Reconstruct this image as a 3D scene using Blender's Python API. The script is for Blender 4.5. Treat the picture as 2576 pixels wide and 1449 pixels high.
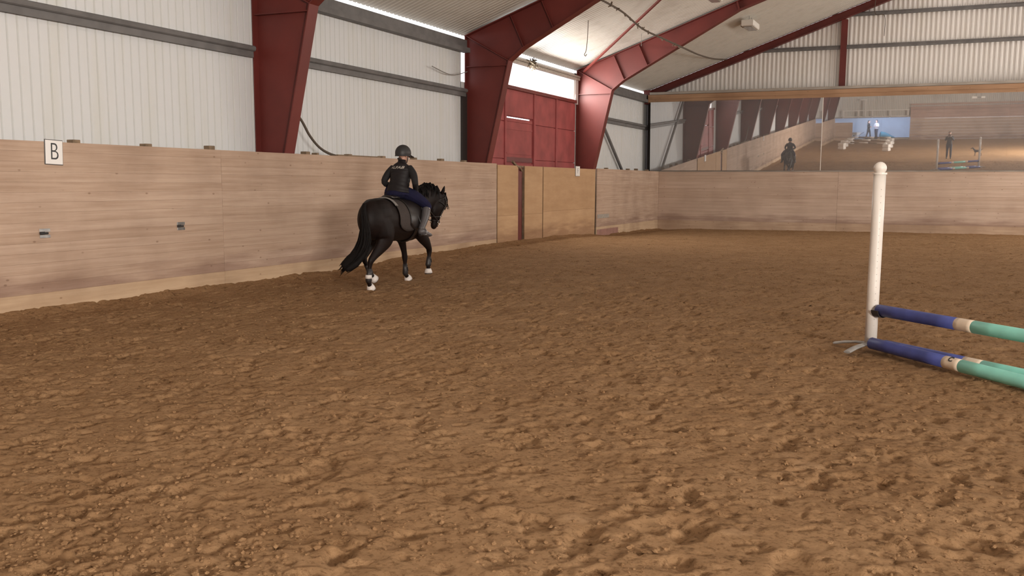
import bpy, bmesh, math, random
import numpy as np
from mathutils import Vector, Matrix
from mathutils.bvhtree import BVHTree

# ------------------------------------------------------------------ scene
for o in list(bpy.data.objects):
    bpy.data.objects.remove(o, do_unlink=True)
S = bpy.context.scene
COL = S.collection
random.seed(7)
RNG = np.random.default_rng(11)

# ------------------------------------------------------------------ camera
F_PX, PITCH, YAW, ROLL, PPY = 2459.3, 0.137, 0.414, 0.005, 800.36
fw = Vector((-math.sin(YAW) * math.cos(PITCH), math.cos(YAW) * math.cos(PITCH), -math.sin(PITCH)))
rt = Vector((math.cos(YAW), math.sin(YAW), 0))
up = rt.cross(fw)
rt, up = rt * math.cos(ROLL) + up * math.sin(ROLL), up * math.cos(ROLL) - rt * math.sin(ROLL)
cd = bpy.data.cameras.new('camera')
cam = bpy.data.objects.new('camera', cd)
COL.objects.link(cam)
cd.sensor_width = 36
cd.lens = F_PX / 2576 * 36
cd.shift_y = (PPY - 724.5) / 2576
cd.clip_start = 0.02
cd.clip_end = 300
m = Matrix((rt, up, -fw)).transposed().to_4x4()
m.translation = Vector((0, 0, 1.55))
cam.matrix_world = m
S.camera = cam

# ------------------------------------------------------------------ world, lights, exposure
S.view_settings.view_transform = 'Standard'
S.view_settings.look = 'None'
S.view_settings.gamma = 1.0
S.view_settings.use_curve_mapping = False
S.view_settings.exposure = 0.0
w = bpy.data.worlds.new('overcast_sky')
S.world = w
w.use_nodes = True
bg = w.node_tree.nodes['Background']
bg.inputs[0].default_value = (0.93, 0.95, 1.0, 1)
bg.inputs[1].default_value = 2.6


def area(name, loc, direction, sx, sy, power, col):
    l = bpy.data.lights.new(name, 'AREA')
    l.shape = 'RECTANGLE'
    l.size, l.size_y = sx, sy
    l.energy = power
    l.color = col
    o = bpy.data.objects.new(name, l)
    COL.objects.link(o)
    o.location = loc
    d = Vector(direction).normalized()
    z = -d
    x = Vector((0, 0, 1)).cross(z)
    x = x.normalized() if x.length > 1e-3 else Vector((0, 1, 0))
    y = z.cross(x)
    o.rotation_euler = Matrix((x, y, z)).transposed().to_euler()
    return o


# daylight through the translucent window band of the long right-hand wall, bay by bay
BAYS = [-24.5, -16.8, -9.3, -1.8, 5.7, 13.2, 20.8, 28.3, 35.9]
WARM = (1.0, 0.95, 0.88)
WIN_W = [90, 260, 3500, 300, 200, 210, 330, 900]
RIDGE_W = [90, 90, 110, 130, 120, 80, 60, 60]
for i in range(8):
    yc = (BAYS[i] + BAYS[i + 1]) / 2
    area('window_daylight', (10.05, yc, 3.1), (-1, 0.1, 0.08), 3.6 if i == 2 else 6.9, 1.7, WIN_W[i], WARM)
# daylight through the translucent ridge strip
for i in range(8):
    yc = (BAYS[i] + BAYS[i + 1]) / 2
    area('ridge_daylight', (0, yc, 8.2), (0, 0, -1), 1.0, 6.9, RIDGE_W[i], WARM)
# daylight through the opening over the red door and through the far yard door
area('door_top_daylight', (-10.25, 25.6, 4.3), (1, 0, -0.15), 4.9, 0.55, 300, (1, 0.97, 0.93))
area('annex_daylight', (-5.8, -26.6, 1.85), (0, -1, -0.6), 4.0, 0.5, 190, (0.55, 0.72, 1.0))


# ------------------------------------------------------------------ materials
def mat(name, col, rough=0.7, metal=0.0, var=0.0, vscale=3.0, bump=0.0, bscale=40.0, spec=0.5, stretch=(1, 1, 1), col2=None, coords='Object'):
    M = bpy.data.materials.new(name)
    M.use_nodes = True
    n, l = M.node_tree.nodes, M.node_tree.links
    b = n['Principled BSDF']
    b.inputs['Base Color'].default_value = (*col, 1)
    b.inputs['Roughness'].default_value = rough
    b.inputs['Metallic'].default_value = metal
    b.inputs['Specular IOR Level'].default_value = spec
    if var or bump or col2:
        tc = n.new('ShaderNodeTexCoord')
        mp = n.new('ShaderNodeMapping')
        mp.inputs['Scale'].default_value = stretch
        l.new(tc.outputs[coords], mp.inputs[0])
    if var or col2:
        t = n.new('ShaderNodeTexNoise')
        t.inputs['Scale'].default_value = vscale
        t.inputs['Detail'].default_value = 6
        l.new(mp.outputs[0], t.inputs[0])
        r = n.new('ShaderNodeValToRGB')
        c2 = col2 if col2 else tuple(c * (1 - var) for c in col)
        r.color_ramp.elements[0].position = 0.35
        r.color_ramp.elements[1].position = 0.65
        r.color_ramp.elements[0].color = (*c2, 1)
        r.color_ramp.elements[1].color = (*col, 1)
        l.new(t.outputs[0], r.inputs[0])
        l.new(r.outputs[0], b.inputs['Base Color'])
    if bump:
        t2 = n.new('ShaderNodeTexNoise')
        t2.inputs['Scale'].default_value = bscale
        t2.inputs['Detail'].default_value = 5
        l.new(mp.outputs[0], t2.inputs[0])
        bp = n.new('ShaderNodeBump')
        bp.inputs['Strength'].default_value = bump
        bp.inputs['Distance'].default_value = 0.02
        l.new(t2.outputs[0], bp.inputs['Height'])
        l.new(bp.outputs[0], b.inputs['Normal'])
    return M


def wood_mat(name, c1, c2, grain=(3, 3, 40), knots=True, dirt=0.25, mud=0.9):
    """planks: grain drawn out along the plank, knots, scuffs; one tint per plank"""
    M = bpy.data.materials.new(name)
    M.use_nodes = True
    n, l = M.node_tree.nodes, M.node_tree.links
    b = n['Principled BSDF']
    b.inputs['Roughness'].default_value = 0.75
    b.inputs['Specular IOR Level'].default_value = 0.25
    g = n.new('ShaderNodeNewGeometry')
    oi = n.new('ShaderNodeObjectInfo')
    mp = n.new('ShaderNodeMapping')
    mp.inputs['Scale'].default_value = grain
    add = n.new('ShaderNodeVectorMath')
    add.operation = 'ADD'
    sc = n.new('ShaderNodeVectorMath')
    sc.operation = 'SCALE'
    sc.inputs[0].default_value = (7.3, 5.1, 9.7)
    l.new(oi.outputs['Random'], sc.inputs['Scale'])
    l.new(g.outputs['Position'], add.inputs[0])
    l.new(sc.outputs[0], add.inputs[1])
    l.new(add.outputs[0], mp.inputs[0])
    t = n.new('ShaderNodeTexNoise')
    t.inputs['Scale'].default_value = 1.0
    t.inputs['Detail'].default_value = 8
    t.inputs['Roughness'].default_value = 0.65
    l.new(mp.outputs[0], t.inputs[0])
    r = n.new('ShaderNodeValToRGB')
    r.color_ramp.elements[0].position = 0.3
    r.color_ramp.elements[1].position = 0.7
    r.color_ramp.elements[0].color = (*c1, 1)
    r.color_ramp.elements[1].color = (*c2, 1)
    l.new(t.outputs[0], r.inputs[0])
    out = r.outputs[0]

    def mul(sock, fac_sock, col, facmul=1.0):
        mx = n.new('ShaderNodeMix')
        mx.data_type = 'RGBA'
        mx.blend_type = 'MULTIPLY'
        mm = n.new('ShaderNodeMath')
        mm.operation = 'MULTIPLY'
        mm.inputs[1].default_value = facmul
        l.new(fac_sock, mm.inputs[0])
        l.new(mm.outputs[0], mx.inputs[0])
        l.new(sock, mx.inputs[6])
        mx.inputs[7].default_value = (*col, 1)
        return mx.outputs[2]
    # tint per plank
    out = mul(out, oi.outputs['Random'], (0.9, 0.875, 0.85))
    # broad dirt
    t2 = n.new('ShaderNodeTexNoise')
    t2.inputs['Scale'].default_value = 0.9
    t2.inputs['Detail'].default_value = 7
    l.new(g.outputs['Position'], t2.inputs[0])
    rr = n.new('ShaderNodeValToRGB')
    rr.color_ramp.elements[0].position = 0.42
    rr.color_ramp.elements[1].position = 0.7
    l.new(t2.outputs[0], rr.inputs[0])
    out = mul(out, rr.outputs[0], (0.62, 0.58, 0.56), dirt * 2)
    if knots:
        v = n.new('ShaderNodeTexVoronoi')
        v.inputs['Scale'].default_value = 1.0
        mk = n.new('ShaderNodeMapping')
        mk.inputs['Scale'].default_value = (3.6, 3.4, 6.5) if grain[1] < grain[2] and grain[1] <= grain[0] else (3.4, 3.6, 6.5)
        l.new(add.outputs[0], mk.inputs[0])
        l.new(mk.outputs[0], v.inputs[0])
        kr = n.new('ShaderNodeValToRGB')
        kr.color_ramp.elements[0].position = 0.045
        kr.color_ramp.elements[1].position = 0.10
        kr.color_ramp.elements[0].color = (1, 1, 1, 1)
        kr.color_ramp.elements[1].color = (0, 0, 0, 1)
        l.new(v.outputs['Distance'], kr.inputs[0])
        out = mul(out, kr.outputs[0], (0.45, 0.37, 0.33), 0.65)
    # hoof mud smeared along the foot of the boards, and pale scuffs
    sx = n.new('ShaderNodeSeparateXYZ')
    l.new(g.outputs['Position'], sx.inputs[0])
    ms = n.new('ShaderNodeMapping')
    ms.inputs['Scale'].default_value = (1.2, 1.2, 9)
    l.new(g.outputs['Position'], ms.inputs[0])
    tm_ = n.new('ShaderNodeTexNoise')
    tm_.inputs['Scale'].default_value = 1.0
    tm_.inputs['Detail'].default_value = 8
    l.new(ms.outputs[0], tm_.inputs[0])
    zr = n.new('ShaderNodeMapRange')
    zr.inputs['From Min'].default_value = 0.75
    zr.inputs['From Max'].default_value = 0.24
    l.new(sx.outputs[2], zr.inputs[0])
    mm_ = n.new('ShaderNodeMath')
    mm_.operation = 'MULTIPLY'
    l.new(zr.outputs[0], mm_.inputs[0])
    l.new(tm_.outputs[0], mm_.inputs[1])
    mr_ = n.new('ShaderNodeMapRange')
    mr_.inputs['From Min'].default_value = 0.22
    mr_.inputs['From Max'].default_value = 0.50
    l.new(mm_.outputs[0], mr_.inputs[0])
    out = mul(out, mr_.outputs[0], (0.66, 0.60, 0.60), mud)
    l.new(out, b.inputs['Base Color'])
    bp = n.new('ShaderNodeBump')
    bp.inputs['Strength'].default_value = 0.25
    bp.inputs['Distance'].default_value = 0.004
    l.new(t.outputs[0], bp.inputs['Height'])
    l.new(bp.outputs[0], b.inputs['Normal'])
    return M


def emit_mat(name, col, strength):
    M = bpy.data.materials.new(name)
    M.use_nodes = True
    b = M.node_tree.nodes['Principled BSDF']
    b.inputs['Base Color'].default_value = (*col, 1)
    b.inputs['Emission Color'].default_value = (*col, 1)
    b.inputs['Emission Strength'].default_value = strength
    return M


def sheet_mat(name, col, stain, laps=False):
    """painted steel sheet with pale algae and drip stains"""
    M = bpy.data.materials.new(name)
    M.use_nodes = True
    n, l = M.node_tree.nodes, M.node_tree.links
    b = n['Principled BSDF']
    b.inputs['Roughness'].default_value = 0.55
    b.inputs['Specular IOR Level'].default_value = 0.3
    g = n.new('ShaderNodeNewGeometry')
    mp = n.new('ShaderNodeMapping')
    mp.inputs['Scale'].default_value = (3, 3, 0.35)
    l.new(g.outputs['Position'], mp.inputs[0])
    t = n.new('ShaderNodeTexNoise')
    t.inputs['Scale'].default_value = 1.0
    t.inputs['Detail'].default_value = 7
    l.new(mp.outputs[0], t.inputs[0])
    r = n.new('ShaderNodeValToRGB')
    r.color_ramp.elements[0].position = 0.5
    r.color_ramp.elements[1].position = 0.78
    r.color_ramp.elements[0].color = (*col, 1)
    r.color_ramp.elements[1].color = (*stain, 1)
    l.new(t.outputs[0], r.inputs[0])
    out = r.outputs[0]
    if laps:          # narrow laps: groove shade painted as a dark stripe, with settled grime
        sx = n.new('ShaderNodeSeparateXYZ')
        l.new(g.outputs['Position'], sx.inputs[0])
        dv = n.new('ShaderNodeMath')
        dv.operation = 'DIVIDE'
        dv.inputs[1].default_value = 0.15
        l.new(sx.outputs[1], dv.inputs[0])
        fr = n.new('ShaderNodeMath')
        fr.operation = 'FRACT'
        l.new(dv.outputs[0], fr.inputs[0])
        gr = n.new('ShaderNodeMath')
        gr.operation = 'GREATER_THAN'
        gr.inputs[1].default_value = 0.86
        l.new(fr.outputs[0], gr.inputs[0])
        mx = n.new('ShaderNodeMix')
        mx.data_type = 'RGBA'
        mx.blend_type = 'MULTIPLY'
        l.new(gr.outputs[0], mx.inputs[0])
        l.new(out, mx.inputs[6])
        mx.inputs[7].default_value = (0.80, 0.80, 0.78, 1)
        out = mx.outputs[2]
    l.new(out, b.inputs['Base Color'])
    return M


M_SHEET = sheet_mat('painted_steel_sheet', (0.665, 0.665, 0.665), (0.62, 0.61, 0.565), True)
M_GABLE = sheet_mat('gable_steel_sheet', (0.76, 0.72, 0.68), (0.70, 0.66, 0.60))
M_ROOF = sheet_mat('roof_steel_sheet', (0.60, 0.56, 0.50), (0.52, 0.48, 0.42))
M_GIRT = mat('grey_girt', (0.17, 0.16, 0.155), 0.6, 0.1, 0.25, 4, stretch=(1, 1, 1))
M_RED = mat('red_oxide_paint', (0.15, 0.024, 0.018), 0.5, 0, 0.25, 1.3, spec=0.45)
M_REDDOOR = mat('red_door_paint', (0.36, 0.075, 0.072), 0.6, 0, 0.3, 2.2)
M_DARKSTEEL = mat('dark_steel', (0.03, 0.022, 0.02), 0.7)
M_KICK = wood_mat('kick_board_planks', (0.45, 0.315, 0.23), (0.585, 0.435, 0.335), (9, 0.8, 22))
M_KICKX = wood_mat('end_kick_board_planks', (0.53, 0.39, 0.30), (0.66, 0.51, 0.41), (0.8, 9, 22))
M_NEWBOARD = wood_mat('pale_bottom_board', (0.55, 0.39, 0.25), (0.67, 0.50, 0.34), (9, 0.8, 18), True, 0.35, 0.25)
M_NEWBOARDX = wood_mat('pale_bottom_board_end', (0.56, 0.40, 0.28), (0.66, 0.50, 0.36), (0.8, 9, 18), True, 0.35, 0.4)
M_PLY = wood_mat('gate_plywood', (0.48, 0.30, 0.165), (0.58, 0.38, 0.22), (4, 1.0, 6), False, 0.15)
M_BEAM = wood_mat('beam_wood', (0.34, 0.20, 0.115), (0.48, 0.295, 0.18), (0.7, 8, 12))
M_STUD = mat('stud_wood', (0.27, 0.185, 0.115), 0.85, 0, 0.4, 9)
M_GREYWOOD = mat('grey_ledge_wood', (0.42, 0.37, 0.32), 0.8, 0, 0.3, 5, stretch=(0.3, 3, 3))
M_WHITE = mat('white_plastic', (0.78, 0.72, 0.66), 0.4, 0, 0.06, 5)
M_SIGN = mat('sign_white', (0.80, 0.77, 0.74), 0.4)
M_SIGNEDGE = mat('sign_edge', (0.08, 0.075, 0.075), 0.5)
M_BLACK = mat('black_ink', (0.03, 0.03, 0.032), 0.5)
M_STEEL = mat('galvanised_steel', (0.42, 0.41, 0.40), 0.4, 0.7, 0.3, 12)
M_CABLE = mat('brown_cable', (0.10, 0.075, 0.055), 0.8)
M_DUSTY = mat('dusty_grey', (0.30, 0.28, 0.25), 0.85, 0, 0.3, 14)
M_LAMP = mat('lamp_housing', (0.72, 0.68, 0.62), 0.5)
M_LAMPGLASS = mat('lamp_glass', (0.25, 0.22, 0.19), 0.15)
M_PBLUE = mat('pole_blue', (0.06, 0.078, 0.29), 0.55, 0, 0.3, 8, stretch=(1, 1, 1))
M_PCREAM = mat('pole_cream', (0.76, 0.62, 0.48), 0.55, 0, 0.15, 10)
M_PMINT = mat('pole_mint', (0.29, 0.74, 0.63), 0.55, 0, 0.12, 6)
M_FOOT = mat('stand_foot', (0.38, 0.36, 0.34), 0.6, 0, 0.3, 10)
M_COAT = mat('horse_coat', (0.0095, 0.0045, 0.0035), 0.55, 0, 0.35, 4, 0.12, 160, spec=0.18)
M_MANE = mat('horse_hair', (0.006, 0.004, 0.0036), 0.7, 0, 0.3, 30, spec=0.15)
M_HOOF = mat('hoof_horn', (0.10, 0.075, 0.06), 0.5)
M_BOOTW = mat('white_boot', (0.74, 0.68, 0.64), 0.6, 0, 0.12, 25)
M_TENDON = mat('black_tendon_boot', (0.022, 0.018, 0.018), 0.45)
M_LEATHER = mat('black_leather', (0.016, 0.012, 0.011), 0.35)
M_PAD = mat('saddle_pad', (0.045, 0.032, 0.027), 0.8, 0, 0.2, 30, 0.2, 120)
M_PADTRIM = mat('saddle_pad_trim', (0.20, 0.18, 0.165), 0.8)
M_CHROME = mat('polished_metal', (0.8, 0.8, 0.8), 0.15, 1.0)
M_SKIN = mat('skin', (0.50, 0.28, 0.20), 0.55)
M_LIP = mat('lips', (0.36, 0.13, 0.11), 0.5)
M_EYE = mat('eye', (0.02, 0.015, 0.012), 0.15)
M_HELMET = mat('helmet_shell', (0.028, 0.026, 0.026), 0.5, 0, 0.1, 60, spec=0.4)
M_VEST = mat('quilted_vest', (0.012, 0.009, 0.010), 0.6, 0, 0.2, 8, spec=0.3)
M_SHIRT = mat('black_sleeves', (0.007, 0.0055, 0.006), 0.8)
M_BREECH = mat('navy_breeches', (0.0075, 0.007, 0.031), 0.85, 0, 0.25, 12, spec=0.25)
M_BOOT = mat('riding_boot', (0.085, 0.076, 0.078), 0.4, 0, 0.25, 12)
M_PRINT = mat('vest_print', (0.42, 0.38, 0.33), 0.6)
M_JACKET = mat('dark_jacket', (0.025, 0.022, 0.024), 0.8, 0, 0.2, 9)
M_JEANS = mat('dark_jeans', (0.035, 0.04, 0.06), 0.85, 0, 0.25, 15)
M_PALESHIRT = mat('pale_shirt', (0.50, 0.42, 0.42), 0.8)
M_TEAL = mat('teal_cloth', (0.05, 0.17, 0.22), 0.8)
M_HAIR = mat('brown_hair', (0.03, 0.018, 0.012), 0.6)
M_PHONE = mat('phone_body', (0.02, 0.02, 0.022), 0.25)
M_BLUEWALL = mat('pale_blue_wall', (0.72, 0.76, 0.85), 0.8, 0, 0.06, 2)
M_PINKWOOD = wood_mat('gallery_boards', (0.46, 0.30, 0.24), (0.62, 0.43, 0.35), (0.8, 6, 14), False, 0.2)
M_CONC = mat('concrete', (0.36, 0.33, 0.30), 0.9, 0, 0.3, 3, 0.3, 30)
M_OUT = mat('outdoor_gravel', (0.30, 0.28, 0.26), 0.95, 0, 0.3, 2)
M_DOG = mat('dog_coat', (0.014, 0.011, 0.010), 0.6, 0, 0.3, 25)
M_NEST = mat('dry_straw', (0.16, 0.12, 0.08), 0.9, 0, 0.4, 20)
M_WINDOW = emit_mat('translucent_window_sheet', (1.0, 0.97, 0.95), 0.85)

# mirror: silvered glass under a thin film of arena dust
M_MIRROR = bpy.data.materials.new('dusty_mirror')
M_MIRROR.use_nodes = True
_n, _l = M_MIRROR.node_tree.nodes, M_MIRROR.node_tree.links
_n.remove(_n['Principled BSDF'])
_g = _n.new('ShaderNodeBsdfGlossy')
_g.inputs['Color'].default_value = (0.72, 0.73, 0.74, 1)
_g.inputs['Roughness'].default_value = 0.012
_d = _n.new('ShaderNodeBsdfDiffuse')
_d.inputs['Color'].default_value = (0.46, 0.44, 0.44, 1)
_t = _n.new('ShaderNodeTexNoise')
_t.inputs['Scale'].default_value = 0.6
_tc = _n.new('ShaderNodeTexCoord')
_l.new(_tc.outputs['Object'], _t.inputs[0])
_mr = _n.new('ShaderNodeMapRange')
_mr.inputs['To Min'].default_value = 0.16
_mr.inputs['To Max'].default_value = 0.36
_l.new(_t.outputs[0], _mr.inputs[0])
_mx = _n.new('ShaderNodeMixShader')
_l.new(_mr.outputs[0], _mx.inputs[0])
_l.new(_g.outputs[0], _mx.inputs[1])
_l.new(_d.outputs[0], _mx.inputs[2])
_l.new(_mx.outputs[0], _n['Material Output'].inputs[0])

# sand
M_SAND = bpy.data.materials.new('arena_sand')
M_SAND.use_nodes = True
_n, _l = M_SAND.node_tree.nodes, M_SAND.node_tree.links
_b = _n['Principled BSDF']
_b.inputs['Roughness'].default_value = 0.95
_b.inputs['Specular IOR Level'].default_value = 0.08
_geo = _n.new('ShaderNodeNewGeometry')
_t1 = _n.new('ShaderNodeTexNoise')
_t1.inputs['Scale'].default_value = 1.6
_t1.inputs['Detail'].default_value = 10
_t1.inputs['Roughness'].default_value = 0.7
_l.new(_geo.outputs['Position'], _t1.inputs[0])
_r1 = _n.new('ShaderNodeValToRGB')
_r1.color_ramp.elements[0].position = 0.32
_r1.color_ramp.elements[1].position = 0.68
_r1.color_ramp.elements[0].color = (0.28, 0.158, 0.077, 1)
_r1.color_ramp.elements[1].color = (0.385, 0.232, 0.121, 1)
_l.new(_t1.outputs[0], _r1.inputs[0])
_at = _n.new('ShaderNodeAttribute')
_at.attribute_name = 'dry'
_m1 = _n.new('ShaderNodeMix')
_m1.data_type = 'RGBA'
_m1.inputs[7].default_value = (0.45, 0.285, 0.16, 1)
_l.new(_at.outputs['Fac'], _m1.inputs[0])
_l.new(_r1.outputs[0], _m1.inputs[6])
# crumbs, wood fibre and damp grains, plus clod shadows painted as dark specks
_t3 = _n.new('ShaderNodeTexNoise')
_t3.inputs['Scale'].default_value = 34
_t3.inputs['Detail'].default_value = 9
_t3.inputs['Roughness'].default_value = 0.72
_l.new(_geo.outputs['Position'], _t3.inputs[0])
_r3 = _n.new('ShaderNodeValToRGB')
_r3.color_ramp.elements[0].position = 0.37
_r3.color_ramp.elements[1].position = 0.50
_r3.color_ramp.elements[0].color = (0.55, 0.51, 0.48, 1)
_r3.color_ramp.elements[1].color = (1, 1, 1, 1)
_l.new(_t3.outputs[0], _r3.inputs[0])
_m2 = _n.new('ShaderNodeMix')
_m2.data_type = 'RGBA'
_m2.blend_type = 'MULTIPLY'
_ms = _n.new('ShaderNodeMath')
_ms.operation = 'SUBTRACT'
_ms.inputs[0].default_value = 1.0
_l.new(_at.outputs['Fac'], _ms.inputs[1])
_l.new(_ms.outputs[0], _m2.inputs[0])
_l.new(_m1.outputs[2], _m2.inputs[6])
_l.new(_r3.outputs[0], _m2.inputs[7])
# damp turned-up lumps, and shade of small dimples painted in as dark spots
_t4 = _n.new('ShaderNodeTexNoise')
_t4.inputs['Scale'].default_value = 8
_t4.inputs['Detail'].default_value = 7
_t4.inputs['Roughness'].default_value = 0.6
_l.new(_geo.outputs['Position'], _t4.inputs[0])
_r4 = _n.new('ShaderNodeValToRGB')
_r4.color_ramp.elements[0].position = 0.34
_r4.color_ramp.elements[1].position = 0.41
_r4.color_ramp.elements[0].color = (0.56, 0.53, 0.50, 1)
_r4.color_ramp.elements[1].color = (1, 1, 1, 1)
_l.new(_t4.outputs[0], _r4.inputs[0])
_m3 = _n.new('ShaderNodeMix')
_m3.data_type = 'RGBA'
_m3.blend_type = 'MULTIPLY'
_m3.inputs[0].default_value = 1.0
_l.new(_m2.outputs[2], _m3.inputs[6])
_l.new(_r4.outputs[0], _m3.inputs[7])
_l.new(_m3.outputs[2], _b.inputs['Base Color'])
_t2 = _n.new('ShaderNodeTexNoise')
_t2.inputs['Scale'].default_value = 30
_t2.inputs['Detail'].default_value = 8
_t2.inputs['Roughness'].default_value = 0.75
_l.new(_geo.outputs['Position'], _t2.inputs[0])
_bp = _n.new('ShaderNodeBump')
_bp.inputs['Strength'].default_value = 0.7
_bp.inputs['Distance'].default_value = 0.04
_l.new(_t2.outputs[0], _bp.inputs['Height'])
_l.new(_bp.outputs[0], _b.inputs['Normal'])


# ------------------------------------------------------------------ object helpers
def props(o, label=None, cat=None, group=None, kind=None):
    if label:
        o['label'] = label
    if cat:
        o['category'] = cat
    if group:
        o['group'] = group
    if kind:
        o['kind'] = kind
    return o


def link(name, me, material=None, parent=None, label=None, cat=None, group=None, kind=None):
    o = bpy.data.objects.new(name, me)
    COL.objects.link(o)
    if material is not None and me is not None:
        if len(me.materials):
            me.materials[0] = material
        else:
            me.materials.append(material)
    if parent is not None:
        o.parent = parent
    return props(o, label, cat, group, kind)


def empty(name, loc=(0, 0, 0), rz=0.0, label=None, cat=None, group=None, kind=None, parent=None):
    o = bpy.data.objects.new(name, None)
    COL.objects.link(o)
    o.empty_display_size = 0.2
    o.location = loc
    o.rotation_euler = (0, 0, rz)
    if parent is not None:
        o.parent = parent
    return props(o, label, cat, group, kind)


def copy_tree(o, parent=None):
    c = o.copy()
    COL.objects.link(c)
    if parent is not None:
        c.parent = parent
    for ch in list(o.children):
        copy_tree(ch, c)
    return c


class MB:
    """collects simple solids; build() links them as ONE mesh object"""

    def __init__(self):
        self.v, self.f = [], []

    def add(self, vs, fs):
        k = len(self.v)
        self.v += [tuple(p) for p in vs]
        self.f += [tuple(i + k for i in f) for f in fs]
        return self

    def box(self, x0, x1, y0, y1, z0, z1):
        vs = [(x, y, z) for z in (z0, z1) for y in (y0, y1) for x in (x0, x1)]
        return self.add(vs, [(0, 2, 3, 1), (4, 5, 7, 6), (0, 1, 5, 4), (2, 6, 7, 3), (0, 4, 6, 2), (1, 3, 7, 5)])

    def bevel_box(self, x0, x1, y0, y1, z0, z1, b):
        """box with chamfered edges all round"""
        bm = bmesh.new()
        bmesh.ops.create_cube(bm, size=1)
        for v in bm.verts:
            v.co = Vector(((x0 + x1) / 2 + v.co.x * (x1 - x0), (y0 + y1) / 2 + v.co.y * (y1 - y0), (z0 + z1) / 2 + v.co.z * (z1 - z0)))
        bmesh.ops.bevel(bm, geom=bm.edges[:], offset=b, segments=1, affect='EDGES')
        bm.verts.index_update()
        self.add([v.co for v in bm.verts], [[v.index for v in f.verts] for f in bm.faces])
        bm.free()
        return self

    def bar(self, a, b, wx, wz, ref=(0, 0, 1)):
        """rectangular bar from a to b; wz along ref-ish, wx across"""
        a, b = Vector(a), Vector(b)
        d = (b - a).normalized()
        s = d.cross(Vector(ref)).normalized()
        u = s.cross(d)
        vs = [p + s * sx * wx / 2 + u * sz * wz / 2 for p in (a, b) for sz in (-1, 1) for sx in (-1, 1)]
        return self.add(vs, [(0, 2, 3, 1), (4, 5, 7, 6), (0, 1, 5, 4), (2, 6, 7, 3), (0, 4, 6, 2), (1, 3, 7, 5)])

    def tube(self, pts, rad, n=10, ref=(0, 1, 0), round_cap=0.5):
        """tube through pts; rad: r or (a, b) per point, a across ref, b along ref"""
        P = [Vector(p) for p in pts]
        R = rad if isinstance(rad, (list, tuple)) and len(rad) == len(P) else [rad] * len(P)
        R = [r if isinstance(r, (tuple, list)) else (r, r) for r in R]
        ref = Vector(ref)
        rings = []
        prev = None
        for i, p in enumerate(P):
            d = (P[min(i + 1, len(P) - 1)] - P[max(i - 1, 0)]).normalized()
            s = d.cross(ref)
            if s.length < 0.05:
                s = prev if prev is not None else d.orthogonal()
            s = s - d * s.dot(d)
            s.normalize()
            if prev is not None and s.dot(prev) < 0:
                s = -s
            prev = s
            u = s.cross(d)
            rings.append([p + s * math.cos(2 * math.pi * k / n) * R[i][0] + u * math.sin(2 * math.pi * k / n) * R[i][1] for k in range(n)])
        vs = [q for r in rings for q in r]
        fs = []
        for i in range(len(P) - 1):
            for k in range(n):
                fs.append((i * n + k, i * n + (k + 1) % n, (i + 1) * n + (k + 1) % n, (i + 1) * n + k))
        for end in (0, len(P) - 1):
            d = (P[0] - P[1]).normalized() if end == 0 else (P[-1] - P[-2]).normalized()
            c = len(vs)
            vs.append(P[end] + d * round_cap * min(R[end]))
            for k in range(n):
                a, b = end * n + k, end * n + (k + 1) % n
                fs.append((b, a, c) if end == 0 else (a, b, c))
        return self.add(vs, fs)

    def ell(self, c, r, n=12, rot=None):
        c = Vector(c)
        vs, fs = [], []
        m_ = n // 2
        for i in range(m_ + 1):
            th = math.pi * i / m_
            for k in range(n):
                ph = 2 * math.pi * k / n
                q = Vector((r[0] * math.sin(th) * math.cos(ph), r[1] * math.sin(th) * math.sin(ph), r[2] * math.cos(th)))
                if rot:
                    q = rot @ q
                vs.append(c + q)
        for i in range(m_):
            for k in range(n):
                fs.append((i * n + k, (i + 1) * n + k, (i + 1) * n + (k + 1) % n, i * n + (k + 1) % n))
        return self.add(vs, fs)

    def mesh(self, name='m', smooth=False):
        me = bpy.data.meshes.new(name)
        me.from_pydata(self.v, [], self.f)
        bm = bmesh.new()
        bm.from_mesh(me)
        bmesh.ops.remove_doubles(bm, verts=bm.verts[:], dist=1e-6)
        bmesh.ops.dissolve_degenerate(bm, edges=bm.edges[:], dist=1e-7)
        bmesh.ops.recalc_face_normals(bm, faces=bm.faces[:])
        bm.to_mesh(me)
        bm.free()
        if smooth:
            me.polygons.foreach_set('use_smooth', [True] * len(me.polygons))
        return me

    def build(self, name, material, parent=None, smooth=False, **kw):
        return link(name, self.mesh(name, smooth), material, parent, **kw)


def spline(pts, n=6):
    """Catmull-Rom through points of any dimension"""
    P = np.array(pts, float)
    out = []
    for i in range(len(P) - 1):
        p0, p1, p2, p3 = P[max(i - 1, 0)], P[i], P[i + 1], P[min(i + 2, len(P) - 1)]
        for k in range(n):
            t = k / n
            out.append(0.5 * ((2 * p1) + (-p0 + p2) * t + (2 * p0 - 5 * p1 + 4 * p2 - p3) * t * t + (-p0 + 3 * p1 - 3 * p2 + p3) * t ** 3))
    out.append(P[-1])
    return np.array(out)


def stube(mb, rows, n=12, ref=(0, 1, 0), k=5, cap=0.5):
    """rows: (x, y, z, a, b) smoothed into an elliptic tube"""
    q = spline(rows, k)
    mb.tube([tuple(r[:3]) for r in q], [(max(r[3], 0.001), max(r[4], 0.001)) for r in q], n, ref, cap)


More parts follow.
